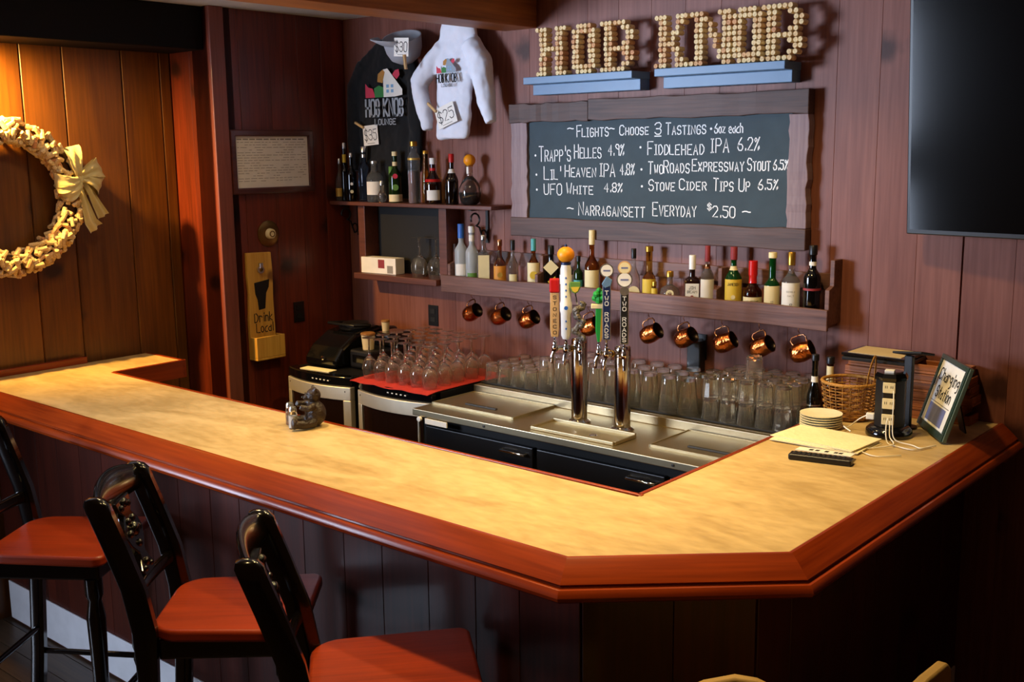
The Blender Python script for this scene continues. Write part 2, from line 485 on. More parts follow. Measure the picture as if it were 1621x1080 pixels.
mat('wicker', '#b07c34', .55, bump=.5, bscale=120); mat('wicker_dark', '#8a5a26', .6, bump=.5, bscale=120)
mat('bear_brown', '#2e2118', .45, bump=.5, bscale=90)
mat('screen', '#050505', .1, spec=.5)
mat('beige_fabric', '#a8884e', .7, bump=.1, bscale=90)
mat('ribbon', '#d8c890', .55, bump=.15, bscale=60, sheen=.3)
mat('vine', '#4a2e18', .8, bump=.6, bscale=60)
mat('ceiling_paint', '#c8c8c8', .9)
mat('cable_white', '#e8e2d4', .5)
mat('void', '#050303', .9)
def corks():
    m, nt, b = nodes('cork'); N, L = nt.nodes, nt.links
    oi = N.new('ShaderNodeObjectInfo'); r = N.new('ShaderNodeValToRGB'); e = r.color_ramp.elements
    e[0].color = hexc('#d49a6c'); e[1].color = hexc('#f0d49c'); e[0].position = 0; e[1].position = 1
    k = e.new(.18); k.color = hexc('#e4be88'); k = e.new(.7); k.color = hexc('#f2dca8')
    L.new(oi.outputs['Random'], r.inputs[0])
    tc = N.new('ShaderNodeTexCoord'); nz = N.new('ShaderNodeTexNoise'); nz.inputs['Scale'].default_value = 160
    L.new(tc.outputs['Object'], nz.inputs['Vector'])
    mx = N.new('ShaderNodeMix'); mx.data_type = 'RGBA'; mx.blend_type = 'MULTIPLY'
    mr = N.new('ShaderNodeMapRange'); mr.inputs['From Min'].default_value = .45; mr.inputs['From Max'].default_value = .6
    mr.inputs['To Min'].default_value = .0; mr.inputs['To Max'].default_value = .35
    L.new(nz.outputs['Fac'], mr.inputs['Value']); L.new(mr.outputs[0], mx.inputs['Factor'])
    L.new(r.outputs[0], mx.inputs['A']); mx.inputs['B'].default_value = hexc('#a07448')
    L.new(mx.outputs['Result'], b.inputs['Base Color']); b.inputs['Roughness'].default_value = .8
    MATS['cork'] = m
corks()
# ---------------------------------------------------------------- the room
def planks(parent, name, start, ang, seams, z0, z1, m, t=.014, ch=.002, gap=.0006, wide=()):
    """boards side by side from seam to seam; wide lists seams with an open joint"""
    ca, sa = math.cos(ang), math.sin(ang); cache = {}
    for a, b_ in zip(seams[:-1], seams[1:]):
        w_ = round(b_-a, 4)
        ga = .003 if a in wide else gap; gb = .003 if b_ in wide else gap
        k = (w_, ga, gb)
        if k not in cache:
            h = w_/2
            poly = [(-h+ga, t), (-h+ga, ch), (-h+ga+ch, 0), (h-gb-ch, 0), (h-gb, ch), (h-gb, t)]
            cache[k] = MB().prismz(poly, 0, z1-z0).mesh(name, m)
        mid = (a+b_)/2
        put(name, cache[k], parent, (start[0]+mid*ca, start[1]+mid*sa, z0), (0, 0, ang))
def span(a, b_, w_, jit=0, seed=3):
    rnd = random.Random(seed); n = max(1, round((b_-a)/w_)); o = [a]
    for i in range(1, n): o.append(round(a+(b_-a)*i/n+rnd.uniform(-jit, jit), 3))
    return o+[b_]
ZC = 2.86
wb = struct(MB().box(-5.1, 4.074, 0, 1.6, 4.2, ZC).obj('wall_back', 'mahogany_wall'))
seams = [-4.66]+[round(-1.321-.169*k, 3) for k in range(19, 0, -1)]+[-1.321]+[round(-1.321+.182*k, 3) for k in range(1, 17)]
planks(wb, 'plank', (0, 4.06), 0, seams, 0, ZC, 'pine_wall', ch=.001, gap=.0002, wide=(-1.321,))
wa = struct(MB().box(-4.8, 3.2, 0, -4.674, 4.074, ZC).obj('wall_alcove', 'mahogany_wall'))
planks(wa, 'plank', (-4.66, 0), PI/2, [3.21, 3.37, 3.56, 3.74, 3.9, 4.058], 0, ZC, 'mahogany_wall', ch=.0015)
wr = struct(MB().box(-5.12, 3.214, 0, -4.66, 3.33, ZC).obj('wall_return', 'mahogany_wall'))
planks(wr, 'plank', (0, 3.2), 0, [-5.0, -4.83, -4.66], 0, ZC, 'mahogany_wall')
wl = MB().box(-5.12, .95, 0, -5.014, 3.3, ZC)
wl.box(-5.12, -.8, 0, -5.014, .95, 1.5).box(-5.12, -.8, 2.72, -5.014, .95, ZC).box(-5.12, -.8, 1.5, -5.014, -.62, 2.72)
wl = struct(wl.obj('wall_left', 'mahogany_wall'))
planks(wl, 'plank', (-5.0, 0), PI/2, [.96, 1.2, 1.46, 1.7, 1.95, 2.2, 2.425, 2.627, 2.928, 3.137, 3.199], 0, ZC, 'wreath_wall', ch=.004, gap=.0015)
wf = MB()
for a, b_ in ((-.62, -.56), (.89, .95)): wf.box(-5.06, a, 1.5, -4.99, b_, 2.72)
wf.box(-5.06, -.56, 2.66, -4.99, .89, 2.72).box(-5.08, -.62, 1.47, -4.97, .95, 1.5)
struct(wf.obj('window_1', 'post_wood', bev=.004))
struct(MB().box(-5.2, -.9, ZC, 1.7, 4.25, ZC+.1).obj('ceiling', 'ceiling_paint'))
struct(MB().box(-5.0, .95, 2.655, -4.70, 3.2, ZC).obj('trim_1', 'black_beam', bev=.006))
struct(MB().box(-3.5, .2, 2.712, -3.3, 4.058, ZC).obj('trim_2', 'beam_wood', bev=.005))
struct(MB().box(-4.66, 3.194, 0, -4.635, 3.278, ZC).obj('trim_3', 'post_wood', bev=.004))
fl = struct(MB().box(-5.2, -.9, -.1, 1.7, 4.2, -.006).obj('floor', 'floor_wood'))
fb = MB().box(-.9, -.058, -.006, .9, .058, 0).mesh('floorboard', 'floor_wood')
for i in range(12):
    for j in range(3):
        put('floorboard', fb, fl, (-4.1+1.803*j-(i % 3)*.35, .85+.12*i, 0))

# ---------------------------------------------------------------- the bar
def offset_path(P, d):
    """shift an open polyline sideways: positive d moves it to the customers' side"""
    out = []
    N = []
    for a, b_ in zip(P[:-1], P[1:]):
        t = (Vector(b_)-Vector(a)).normalized(); N.append(Vector((t.y, -t.x)))
    for i, p in enumerate(P):
        p = Vector(p)
        if i == 0: q = p+N[0]*d
        elif i == len(P)-1: q = p+N[-1]*d
        else:
            n = (N[i-1]+N[i]); n.normalize(); q = p+n*(d/n.dot(N[i]))
        out.append(q)
    return out
BT = 1.16
PATH = [(-4.97, 2.04), (-1.572, 2.04), (-1.162, 2.41), (-1.155, 4.056)]
bar = thing('bar_counter', 'L-shaped wooden bar with cream laminate top and polished red-brown moulded rail', 'bar counter', (0, 0, 0))
top = [(-4.965, 2.04), (-1.572, 2.04), (-1.162, 2.41), (-1.155, 4.056), (-1.71, 4.056), (-1.708, 2.548), (-4.645, 2.568), (-4.635, 2.935), (-4.965, 2.935)]
MB().prismz(top, 1.118, BT).obj('countertop', 'laminate', bar, bev=.0015)
prof = [(-.003, .001), (.003, .0045), (.010, .004), (.016, .000), (.040, -.020), (.062, -.0405), (.066, -.045), (.062, -.049), (.063, -.053),
        (.076, -.055), (.084, -.063), (.087, -.072), (.083, -.082), (.074, -.089), (.06, -.092), (-.002, -.092)]
for s in range(3):
    rings = []
    a = Vector(PATH[s]); b_ = Vector(PATH[s+1]); ang = math.atan2(b_.y-a.y, b_.x-a.x)
    Mi = Matrix.Translation(Vector((a.x, a.y, BT))) @ Matrix.Rotation(ang, 4, 'Z'); Mi = Mi.inverted()
    for k in (s, s+1):
        ring = []
        for d, z in prof:
            q = offset_path(PATH, d)[k]
            ring.append(tuple(Mi @ Vector((q.x, q.y, BT+z))))
        rings.append(ring)
    MB().loft(rings).obj('rail', 'rail_wood', bar, smooth=28, loc=(a.x, a.y, BT), rot=(0, 0, ang))
# thin wooden edging round the bartender's side
MB().box(-4.64, 2.556, 1.112, -1.7, 2.57, 1.163).obj('edging', 'rail_wood', bar, bev=.002)
MB().box(-.75, -.007, 1.112, .76, .007, 1.163).obj('edging', 'rail_wood', bar, bev=.002, loc=(-1.713, 3.31, 0), rot=(0, 0, PI/2))
MB().box(-.19, -.008, 1.075, .19, .008, 1.163).obj('edging', 'rail_wood', bar, bev=.002, loc=(-4.642, 2.76, 0), rot=(0, 0, PI/2))
MB().box(-4.97, 2.93, 1.075, -4.634, 2.945, 1.163).obj('edging', 'rail_wood', bar, bev=.002)
MB().box(-.42, -.02, 1.16, .42, .012, 1.192).obj('wall_strip', 'rail_wood', bar, bev=.003, loc=(-4.97, 2.19, 0), rot=(0, 0, PI/2))
# carcass and boards
inn = offset_path(PATH, -.105); inb = offset_path(PATH, -.125)
body = MB()
ring = [tuple(p) for p in inb]; rin = [tuple(p) for p in offset_path(PATH, -.165)]
body.prismz(ring+rin[::-1], 0, 1.116)
body.box(-4.94, 2.56, .0, -4.9, 2.93, 1.1).box(-1.735, 2.6, .0, -1.715, 4.05, 1.1).box(-4.6, 2.52, .0, -1.75, 2.545, 1.08)
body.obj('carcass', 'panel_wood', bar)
for s in range(3):
    a, b_ = inn[s], inn[s+1]; L_ = (b_-a).length; ang = math.atan2(b_.y-a.y, b_.x-a.x)
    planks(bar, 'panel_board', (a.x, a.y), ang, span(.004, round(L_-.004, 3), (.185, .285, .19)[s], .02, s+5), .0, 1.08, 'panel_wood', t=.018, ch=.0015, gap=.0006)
    MB().box(.01, -.008, .012, L_-.01, -.001, .195).obj('kick_plate', 'kick_metal', bar, bev=.002, loc=(a.x, a.y, 0), rot=(0, 0, ang))

# ---------------------------------------------------------------- bar stools
def rectring(c, hx, hy, k=.35):
    """rounded rectangle in the local xy plane"""
    x, y, z = c; a = hx*(1-k); b_ = hy*(1-k)
    return [(x+hx, y-b_, z), (x+hx, y+b_, z), (x+a, y+hy, z), (x-a, y+hy, z), (x-hx, y+b_, z), (x-hx, y-b_, z), (x-a, y-hy, z), (x+a, y-hy, z)]
def stool(label, loc, ang):
    t = thing('bar_stool', label, 'bar stool', loc, ang, 'black bar stools in front of the bar')
    # seat
    pts = []
    def arc(cx, cy, r, a0, a1, n=6):
        for i in range(n+1):
            a = a0+(a1-a0)*i/n; pts.append((cx+r*math.cos(a), cy+r*math.sin(a)))
    arc(.235-.035, .215-.035, .035, 0, PI/2); arc(-.205+.09, .2-.09, .09, PI/2, PI); arc(-.205+.09, -.2+.09, .09, PI, 1.5*PI); arc(.235-.035, -.215+.035, .035, 1.5*PI, 2*PI)
    MB().prismz(pts, .795, .832).obj('seat', 'seat_wood', t, smooth=35, bev=.01, segs=3)
    MB().box(-.18, -.18, .735, .205, .18, .796).obj('seat_frame', 'stool_black', t, bev=.008)
    for sy in (-1, 1):
        st = [(0, -.262), (.3, -.232), (.62, -.212), (.82, -.212), (.95, -.235), (1.08, -.278), (1.17, -.31), (1.2, -.32)]
        rings = [rectring((x, sy*.18, z), .026+(.008 if z > .8 else 0), .019) for z, x in st]
        rings += [rectring((-.326, sy*.18, 1.216), .025, .015), rectring((-.328, sy*.18, 1.222), .01, .006)]
        MB().loft(rings).obj('back_post', 'stool_black', t, smooth=50)
        x0, y0 = .175, sy*.16
        m = MB().lathe([(0, 0), (.016, 0), (.02, .01), (.018, .25), (.027, .29), (.02, .31), (.028, .34), (.026, .38), (.03, .52), (.032, .6), (.022, .66), (.03, .68), (.03, .74), (0, .74)], 14)
        m.obj('leg', 'stool_black', t, smooth=45, loc=(x0, y0, 0))
        MB().tube([(-.235, sy*.185, .3), (.175, sy*.16, .3)], .011, 10).obj('stretcher', 'stool_black', t, smooth=60)
    MB().tube([(.178, -.16, .24), (.178, .16, .24)], .014, 10).obj('stretcher', 'stool_black', t, smooth=60)
    MB().tube([(-.22, -.18, .4), (-.22, .18, .4)], .011, 10).obj('stretcher', 'stool_black', t, smooth=60)
    rings = []
    for i in range(13):
        y = -.185+.37*i/12; k = 1-(y/.185)**2
        x = -.314-.03*k; zc = 1.178+.014*k; h = .034+.018*k; d = .013+.003*k
        rings.append([(x+d*math.cos(a)-(.25*h*math.sin(a)), y, zc+h*math.sin(a)) for a in [2*PI*j/12 for j in range(12)]])
    MB().loft(rings).obj('crest_rail', 'stool_black', t, smooth=60)
    rings = []
    for i in range(9):
        y = -.18+.36*i/8; k = 1-(y/.18)**2
        x = -.232-.018*k; rings.append([(x+.013*math.cos(a), y, .915+.024*math.sin(a)) for a in [2*PI*j/10 for j in range(10)]])
    MB().loft(rings).obj('lower_rail', 'stool_black', t, smooth=60)
    # carved vase splat: leans with the posts
    out = [(.035, 0), (.05, .03), (.03, .06), (.024, .08), (.055, .11), (.07, .14), (.06, .17), (.03, .2), (.05, .22), (.06, .25)]
    poly = [(y, z) for y, z in out]+[(-y, z) for y, z in reversed(out)]
    Ms = Matrix.Translation(Vector((-.25, 0, .92))) @ Matrix.Rotation(math.radians(-17), 4, 'Y') @ Matrix.Rotation(PI/2, 4, 'Z')
    sp = MB().prism(poly, -.011, .011, Ms)
    sp.obj('splat', 'stool_black', t, bev=.004)
    for y, z, r in [(0, .235, .016), (.03, .225, .011), (-.03, .225, .011), (0, .15, .024), (.036, .145, .013), (-.036, .145, .013), (.02, .18, .012), (-.02, .18, .012), (0, .105, .013), (0, .045, .014), (.026, .03, .01), (-.026, .03, .01)]:
        for sd in (-1, 1):
            MB().sphere((0, 0, 0), r, 10, (.75, 1, 1)).obj('carved_bead', 'stool_black', t, smooth=60, loc=Ms @ Vector((y, sd*.011, z)))
    return t
stool('black bar stool with red-brown seat, cut off by the left edge of the photo', (-3.615, 1.765, 0), math.radians(36))
stool('black bar stool with red-brown seat, middle one of the three', (-2.65, 1.80, 0), math.radians(42))
stool('black bar stool with red-brown seat in the foreground, nearest the corner of the bar', (-1.98, 1.80, 0), math.radians(49))

# cream chair backs at the lower right
def side_chair(label, loc, ang, arched=False):
    t = thing('dining_chair', label, 'chair', loc, ang, 'cream chairs at the lower edge')
    # faces +x
    arc_ = [(-.23, 0)]+[(-.23+.0*i, .0) for i in ()]
    poly = [(-.25, .5), (.25, .5), (.25, .92), (.243, .955), (.22, .975), (.1, .985), (-.1, .985), (-.22, .975), (-.243, .955), (-.25, .92)]
    if arched: poly = [(-.25, .5), (.25, .5), (.25, .86), (.16, .915), (.08, .958), (.03, .98), (-.02, .985), (-.09, .965), (-.17, .92), (-.25, .87)]
    M_ = Matrix.Rotation(PI/2, 4, 'Z')
    MB().prism(poly, .21, .238, M_).obj('backrest', 'beige_fabric', t, bev=.006, smooth=40)
    MB().cbox((0, 0, .47), (.44, .46, .06)).obj('seat', 'beige_fabric', t, bev=.02, segs=3)
    for sx in (-1, 1):
        for sy in (-1, 1):
            MB().loft([rectring((sx*.2, sy*.2, 0), .014, .014), rectring((sx*.19, sy*.2, .44), .02, .02)]).obj('leg', 'stool_black', t)
    return t
side_chair('cream-backed chair at the lower right edge, its straight back corner showing', (-.56, 2.22, 0), 0)
side_chair('cream-backed chair under the bar corner, only the top of its back showing', (-.985, 1.875, 0), math.radians(-60), True)
# ---------------------------------------------------------------- chalkboard menu
cb = thing('chalkboard', 'large chalkboard tap menu framed in rough barn boards, on the back wall', 'chalkboard', (0, 0, 0))
MB().box(-3.33, 4.026, 1.82, -1.99, 4.046, 2.30).obj('panel', 'chalkboard', cb)
def rough_board(name, x0, x1, z0, z1, y0, y1, m, parent, seed, vert=False):
    rnd = random.Random(seed); n = 14; rings = []
    for i in range(n+1):
        t = i/n; a = rnd.uniform(-.004, .004); b_ = rnd.uniform(-.004, .004); c = rnd.uniform(-.002, .002)
        if vert:
            z = z0+(z1-z0)*t; rings.append([(x0+a, y0+c, z), (x1+b_, y0+c, z), (x1+b_, y1, z), (x0+a, y1, z)])
        else:
            x = x0+(x1-x0)*t; rings.append([(x, y0+c, z0+a), (x, y0+c, z1+b_), (x, y1, z1+b_), (x, y1, z0+a)])
    cx, cz = (x0+x1)/2, (z0+z1)/2
    return MB().loft([[(p[0]-cx, p[1], p[2]-cz) for p in r] for r in rings]).obj(name, m, parent, bev=.003, loc=(cx, 0, cz))
rough_board('frame_board', -3.435, -2.97, 2.283, 2.368, 4.004, 4.056, 'barn_wood', cb, 1)
rough_board('frame_board', -2.965, -1.912, 2.283, 2.374, 4.0, 4.056, 'barn_wood', cb, 2)
rough_board('frame_board', -3.43, -1.908, 1.752, 1.838, 4.004, 4.056, 'barn_wood', cb, 3)
rough_board('frame_side', -3.43, -3.33, 1.838, 2.283, 4.012, 4.056, 'barn_light', cb, 4, True)['label'] = 'pale weathered frame board'
rough_board('frame_side', -1.995, -1.912, 1.838, 2.283, 4.008, 4.056, 'barn_light', cb, 5, True)['label'] = 'pale weathered frame board'
CH = [('~', -3.099, -3.065, 2.24, 0.017), ('Flights', -3.045, -2.87, 2.212, 0.051), ('~', -2.865, -2.839, 2.235, 0.017), ('Choose', -2.809, -2.659, 2.216, 0.042), ('3', -2.625, -2.595, 2.216, 0.049), ('Tastings', -2.57, -2.376, 2.214, 0.048), ('6oz each', -2.335, -2.205, 2.216, 0.037), ("Trapp's", -3.266, -3.082, 2.104, 0.067), ('Helles', -3.06, -2.91, 2.117, 0.061), ('4.9%', -2.87, -2.786, 2.129, 0.047), ('Fiddlehead', -2.661, -2.383, 2.13, 0.055), ('IPA', -2.356, -2.267, 2.138, 0.055), ('6.2%', -2.225, -2.129, 2.145, 0.05), ("Lil'", -3.238, -3.139, 2.02, 0.058), ('Heaven', -3.114, -2.939, 2.033, 0.053), ('IPA', -2.921, -2.835, 2.035, 0.056), ('4.8%', -2.806, -2.731, 2.044, 0.047), ('Two', -2.657, -2.583, 2.049, 0.05), ('Roads', -2.578, -2.452, 2.053, 0.052), ('Expressway', -2.438, -2.196, 2.061, 0.049), ('Stout', -2.179, -2.079, 2.064, 0.048), ('6.5%', -2.064, -2.001, 2.068, 0.038), ('UFO', -3.238, -3.134, 1.949, 0.049), ('White', -3.105, -2.955, 1.955, 0.048), ('4.8%', -2.892, -2.795, 1.967, 0.039), ('Stowe', -2.654, -2.523, 1.977, 0.046), ('Cider', -2.499, -2.369, 1.982, 0.045), ('Tips Up', -2.334, -2.167, 1.98, 0.051), ('6.5%', -2.128, -2.043, 1.989, 0.039), ('~', -3.102, -3.066, 1.878, 0.018), ('Narragansett', -3.035, -2.675, 1.86, 0.057), ('Everyday', -2.632, -2.416, 1.869, 0.058), ('$', -2.36, -2.343, 1.902, 0.024), ('2.50', -2.336, -2.231, 1.872, 0.044), ('~', -2.197, -2.16, 1.888, 0.016)]
for i, (t_, x0, x1, z, h) in enumerate(CH):
    lettering('chalk_writing', t_, x0, x1, z, h, 'chalk', cb, y=4.0255, lw=.0048, caps=('oz' not in t_), jit=.12, seed=i)
raw('chalk_underline', [(-2.628, 4.0249, 2.206), (-2.593, 4.0249, 2.206), (-2.593, 4.0249, 2.2105), (-2.628, 4.0249, 2.2105)], [(0, 1, 2, 3)], 'chalk', cb)
for x, z in [(-3.289, 2.13), (-2.699, 2.162), (-3.284, 2.041), (-2.693, 2.067), (-3.282, 1.971), (-2.69, 1.994), (-2.351, 2.234)]:
    flatpoly('chalk_dot', [(x+.0055*math.cos(a), z+.0055*math.sin(a)) for a in [k*PI/4 for k in range(8)]], 'chalk', cb, y=4.0249)

# ---------------------------------------------------------------- ledges with cork letters
for x0, x1, lb in ((-3.272, -2.676, 'blue-grey floating ledge under the three letters of the left word'), (-2.564, -1.976, 'blue-grey floating ledge under the four letters of the right word')):
    t = thing('floating_ledge', lb, 'shelf', ((x0+x1)/2, 4.06, 2.45), 0, 'ledges above the chalkboard')
    h = (x1-x0)/2
    MB().box(-h, -.14, 0, h, 0, .031).obj('shelf_board', 'ledge_paint', t, bev=.002)
    MB().box(-h+.002, -.072, -.046, h-.002, 0, 0).obj('apron', 'ledge_paint', t, bev=.002)
FONT = {
 'H': ["XXX..XXX", ".XX..XX.", ".XX..XX.", ".XX..XX.", ".XXXXXX.", ".XX..XX.", ".XX..XX.", ".XX..XX.", ".XX..XX.", "XXX..XXX"],
 'O': [".XXXX.", "XXXXXX", "XX..XX", "XX..XX", "XX..XX", "XX..XX", "XX..XX", "XX..XX", "XXXXXX", ".XXXX."],
 'B': ["XXXXXX..", ".XX..XX.", ".XX...XX", ".XX...XX", ".XX..XX.", ".XXXXXX.", ".XX..XXX", ".XX...XX", ".XX..XX.", "XXXXXX.."],
 'K': ["XXX..XXX", ".XX..XX.", ".XX..X..", ".XX.XX..", ".XX.X...", ".XXXX...", ".XX.XX..", ".XX..X..", ".XX..XX.", "XXX..XXX"],
 'N': ["XXX...XXX", ".XXX...XX", ".XX.X..XX", ".XX.X..XX", ".XX.XX.XX", ".XX..X.XX", ".XX..X.XX", ".XX...XXX", ".XX...XXX", "XXX....XX"]}
cork_me = MB().lathe([(0, -.022), (.0094, -.022), (.0103, -.0205), (.0103, .0205), (.0094, .022), (0, .022)], 10, Matrix.Rotation(PI/2, 4, 'X')).mesh('cork', 'cork', 40)
rnd = random.Random(11)
LET = [('H', -3.215, 'first of the left word'), ('O', -3.008, 'middle of the left word'), ('B', -2.858, 'last of the left word'),
       ('K', -2.578, 'first of the right word'), ('N', -2.408, 'second of the right word'), ('O', -2.215, 'third of the right word'), ('B', -2.092, 'last of the right word')]
for ch, x, wh in LET:
    t = thing('cork_letter', 'letter %s made of wine corks seen end-on, %s' % (ch, wh), 'letter', (x, 3.96, 2.4825), 0, 'cork letters on the ledges')
    p = .0214
    sx = {'H': 1.05, 'O': 1.0, 'B': 1.05, 'K': .94, 'N': .98}[ch]
    for r, row in enumerate(FONT[ch]):
        for c, q in enumerate(row):
            if q == 'X':
                put('cork', cork_me, t, ((c+.5)*p*sx, rnd.uniform(-.004, .004), (9-r+.5)*p), (0, rnd.uniform(0, 6), 0))

# ---------------------------------------------------------------- television
tv = thing('television', 'large black flat television at the upper right edge of the photo', 'television', (-1.492, 3.955, 1.84), 0, rot=(math.radians(4), 0, math.radians(-7)))
MB().box(0, 0, 0, 1.25, .045, .86).obj('casing', 'black_plastic', tv, bev=.004)
MB().box(.014, -.002, .018, 1.236, .004, .846).obj('screen', 'screen', tv)
MB().box(.5, .045, .3, .8, .09, .6).obj('wall_bracket', 'black_matte', tv)

# ---------------------------------------------------------------- bottle rack and shelves
rk = thing('bottle_rack', 'long rough wooden rack on the back wall holding a row of liquor bottles', 'shelf')
rough_board('front_board', -3.838, -1.772, 1.455, 1.54, 3.93, 3.948, 'rack_wood', rk, 11)
MB().box(-3.803, 3.948, 1.458, -1.79, 4.058, 1.474).obj('floor_board', 'rack_wood', rk, bev=.002)
for x, hz in ((-3.797, .22), (-3.229, .19), (-2.275, .19), (-1.784, .25)):
    MB().prism([(3.95, 1.474), (3.95, 1.474+hz*.55), (3.99, 1.474+hz*.6), (3.99, 1.474+hz), (4.058, 1.474+hz), (4.058, 1.474)], x-.009, x+.009, Matrix(((0, 1, 0, 0), (1, 0, 0, 0), (0, 0, 1, 0), (0, 0, 0, 1)))).obj('divider', 'rack_wood', rk, bev=.002)
MB().box(-3.80, 4.045, 1.6, -1.79, 4.058, 1.665).obj('back_slat', 'rack_wood', rk, bev=.002)

us = thing('wall_shelf', 'dark wooden shelf with a row of bottles, in the left corner under the shirts', 'shelf')
MB().box(-4.655, 3.915, 1.873, -3.475, 4.058, 1.893).obj('shelf_board', 'shelf_wood', us, bev=.003)
for x in (-4.44, -3.835):
    MB().box(x-.026, 3.95, 1.515, x+.026, 4.058, 1.873).obj('upright', 'shelf_wood', us, bev=.002)
MB().box(-4.466, 3.905, 1.482, -3.845, 4.058, 1.514).obj('lower_shelf', 'shelf_wood', us, bev=.003)
MB().box(-4.43, 4.046, 1.514, -3.85, 4.057, 1.873).obj('back_panel', 'black_matte', us)
def scroll(x, lb):
    t = thing('shelf_bracket', lb, 'bracket', (x, 4.056, 1.872), 0, 'scrolled iron brackets under the top shelf')
    pts = [(0, 0, -.004), (0, -.12, -.004)]
    MB().box(-.008, -.13, -.006, .008, -.001, -.001).obj('top_arm', 'iron', t)
    MB().box(-.008, -.006, -.17, .008, -.001, -.001).obj('wall_arm', 'iron', t)
    sp = []
    for i in range(36):
        u = i/35; a = -PI*.5+u*PI*1.75; r = .034-.016*u
        sp.append((0, -.085+r*math.cos(a)-.02*u, -.045+r*math.sin(a)))
    s2 = []
    for i in range(30):
        u = i/29; a = PI*.5+u*PI*1.6; r = .03-.016*u
        s2.append((0, -.034-r*math.cos(a)*.9, -.125-r*math.sin(a)))
    MB().tube(list(reversed(sp))+[(0, -.06, -.09)]+s2, .0048, 6).obj('scroll', 'iron', t, smooth=60)
scroll(-3.625, 'black scrolled iron bracket under the right end of the bottle shelf')
scroll(-4.58, 'black scrolled iron bracket under the left end of the bottle shelf')

# ---------------------------------------------------------------- bottles
VIEW = Vector((0, 0, 0))
def bottle(label, x, y, z, h, r, glass, cap='black_plastic', capr=.4, caph=.12, sh=.55, nk=.34, neck_end=.72, lab=None, lz=(.12, .45), shape='round', extras=(), square=False, label_arc=1.25, writing=None, liquid=None, group='bottles in the wall rack', name='bottle', cat='bottle'):
    t = thing(name, label, cat, (x, y, z), 0, group)
    face = math.atan2(-y, -x)                       # labels turned towards the room
    rn = max(r*nk, .008)
    H = h
    if shape == 'decanter':
        pr_ = [(0, 0), (r*.55, 0), (r*.8, .01), (r, h*.22), (r*.96, h*.34), (r*.62, h*.5), (rn, h*.58), (rn, h*.76), (rn*1.25, h*.78), (rn*1.25, h*.8), (0, h*.8)]
    elif shape == 'squat':
        pr_ = [(0, 0), (r*.85, 0), (r, h*.08), (r, h*.42), (r*.85, h*.54), (rn*1.2, h*.62), (rn, h*.7), (rn, h*.84), (0, h*.84)]
    else:
        pr_ = [(0, .004), (r*.7, .0), (r*.95, .001), (r, .007), (r, H*sh)]
        for i in range(1, 7):
            u = i/6; k = .5-.5*math.cos(PI*u)
            pr_.append((r+(rn-r)*k, H*(sh+(neck_end-sh)*u)))
        pr_ += [(rn*.98, H*(1-caph*.9)), (rn*1.12, H*(1-caph*.88)), (rn*1.12, H*(1-caph*.7)), (0, H*(1-caph*.7))]
    m = MB().lathe(pr_, 4 if square else 22, Matrix.Rotation(PI/4+face, 4, 'Z') if square else None)
    if square:                                       # square-shouldered body, round neck
        m = MB()
        a = r*.9; hs = H*sh
        m.loft([rectring((0, 0, zz), k_*a, k_*a, .25) for zz, k_ in ((0, .94), (.006, 1), (hs*.97, 1), (hs*1.04, .9), (hs*1.12, .55))])
        m.lathe([(0, hs), (rn*1.3, hs*1.02), (rn, hs*1.2), (rn, H*(1-caph*.8)), (0, H*(1-caph*.8))], 14)
        o = m.obj('glass_body', glass, t, smooth=40, rot=(0, 0, face+PI/2))
    else:
        o = m.obj('glass_body', glass, t, smooth=40)
    if shape in ('decanter', 'squat'): ztop, cz = h*(.8 if shape == 'decanter' else .84), h
    else: ztop, cz = H*(1-caph*.85), H
    cr = rn*1.22
    if cap:
        if cap == 'ball':
            MB().sphere((0, 0, ztop+(cz-ztop)*.5), (cz-ztop)*.62, 16).obj('stopper', 'orange', t, smooth=60)
        else:
            MB().lathe([(0, ztop-.001), (cr, ztop), (cr, cz-.002), (cr*.9, cz), (0, cz)], 16).obj('cap', cap, t, smooth=40)
    if liquid:
        pass
    if lab:
        if square:
            a = r*.9+.0012
            MB().box(-a*.86, -a-.0006, H*lz[0], a*.86, -a+.0012, H*lz[1]).obj('label', lab, t, rot=(0, 0, face+PI/2))
        else:
            rr = r+.0009
            if shape == 'decanter': rr = r*.99
            MB().lathe([(rr, H*lz[0]), (rr, H*lz[1]), (rr+.0006, H*lz[1]), (rr+.0006, H*lz[0])], 14, Matrix.Rotation(0, 4, 'Z'), face-label_arc, face+label_arc, closed=True, caps=False).obj('label', lab, t, smooth=40)
    for kind, mt, a0, a1 in extras:
        if kind == 'band':      # a band round the neck or body between heights a0, a1
            def rad(hh):
                q = [p for p in pr_]
                for (ra, za), (rb, zb) in zip(q[:-1], q[1:]):
                    if za <= hh <= zb and zb > za: return ra+(rb-ra)*(hh-za)/(zb-za)
                return rn
            n_ = 5
            P_ = [(rad(H*(a0+(a1-a0)*i/n_))+.0011, H*(a0+(a1-a0)*i/n_)) for i in range(n_+1)]
            MB().lathe(P_+[(p[0]-.0008, p[1]) for p in reversed(P_)], 18, closed=True, caps=False).obj('band', mt, t, smooth=40)
        if kind == 'seal':      # round seal on the label side
            M_ = Matrix.Rotation(face+PI/2, 4, 'Z') @ Matrix.Translation(Vector((0, -r-.0012 if not square else -r*.9-.0022, H*a0))) @ Matrix.Rotation(PI/2, 4, 'X')
            MB().lathe([(0, 0), (a1, 0), (a1, .0012), (0, .0012)], 14, M_).obj('seal', mt, t)
    if writing:
        for txt, zc, hh, ink, wd in writing:
            if square:
                lettering('lettering', txt, -wd/2, wd/2, H*zc, hh, ink, t, y=-r*.9-.0016, lw=hh*.16, rot=(0, 0, face+PI/2))
            else:
                lettering('lettering', txt, -wd/2, wd/2, H*zc, hh, ink, t, lw=hh*.16, wrap=(r+.0022, face))
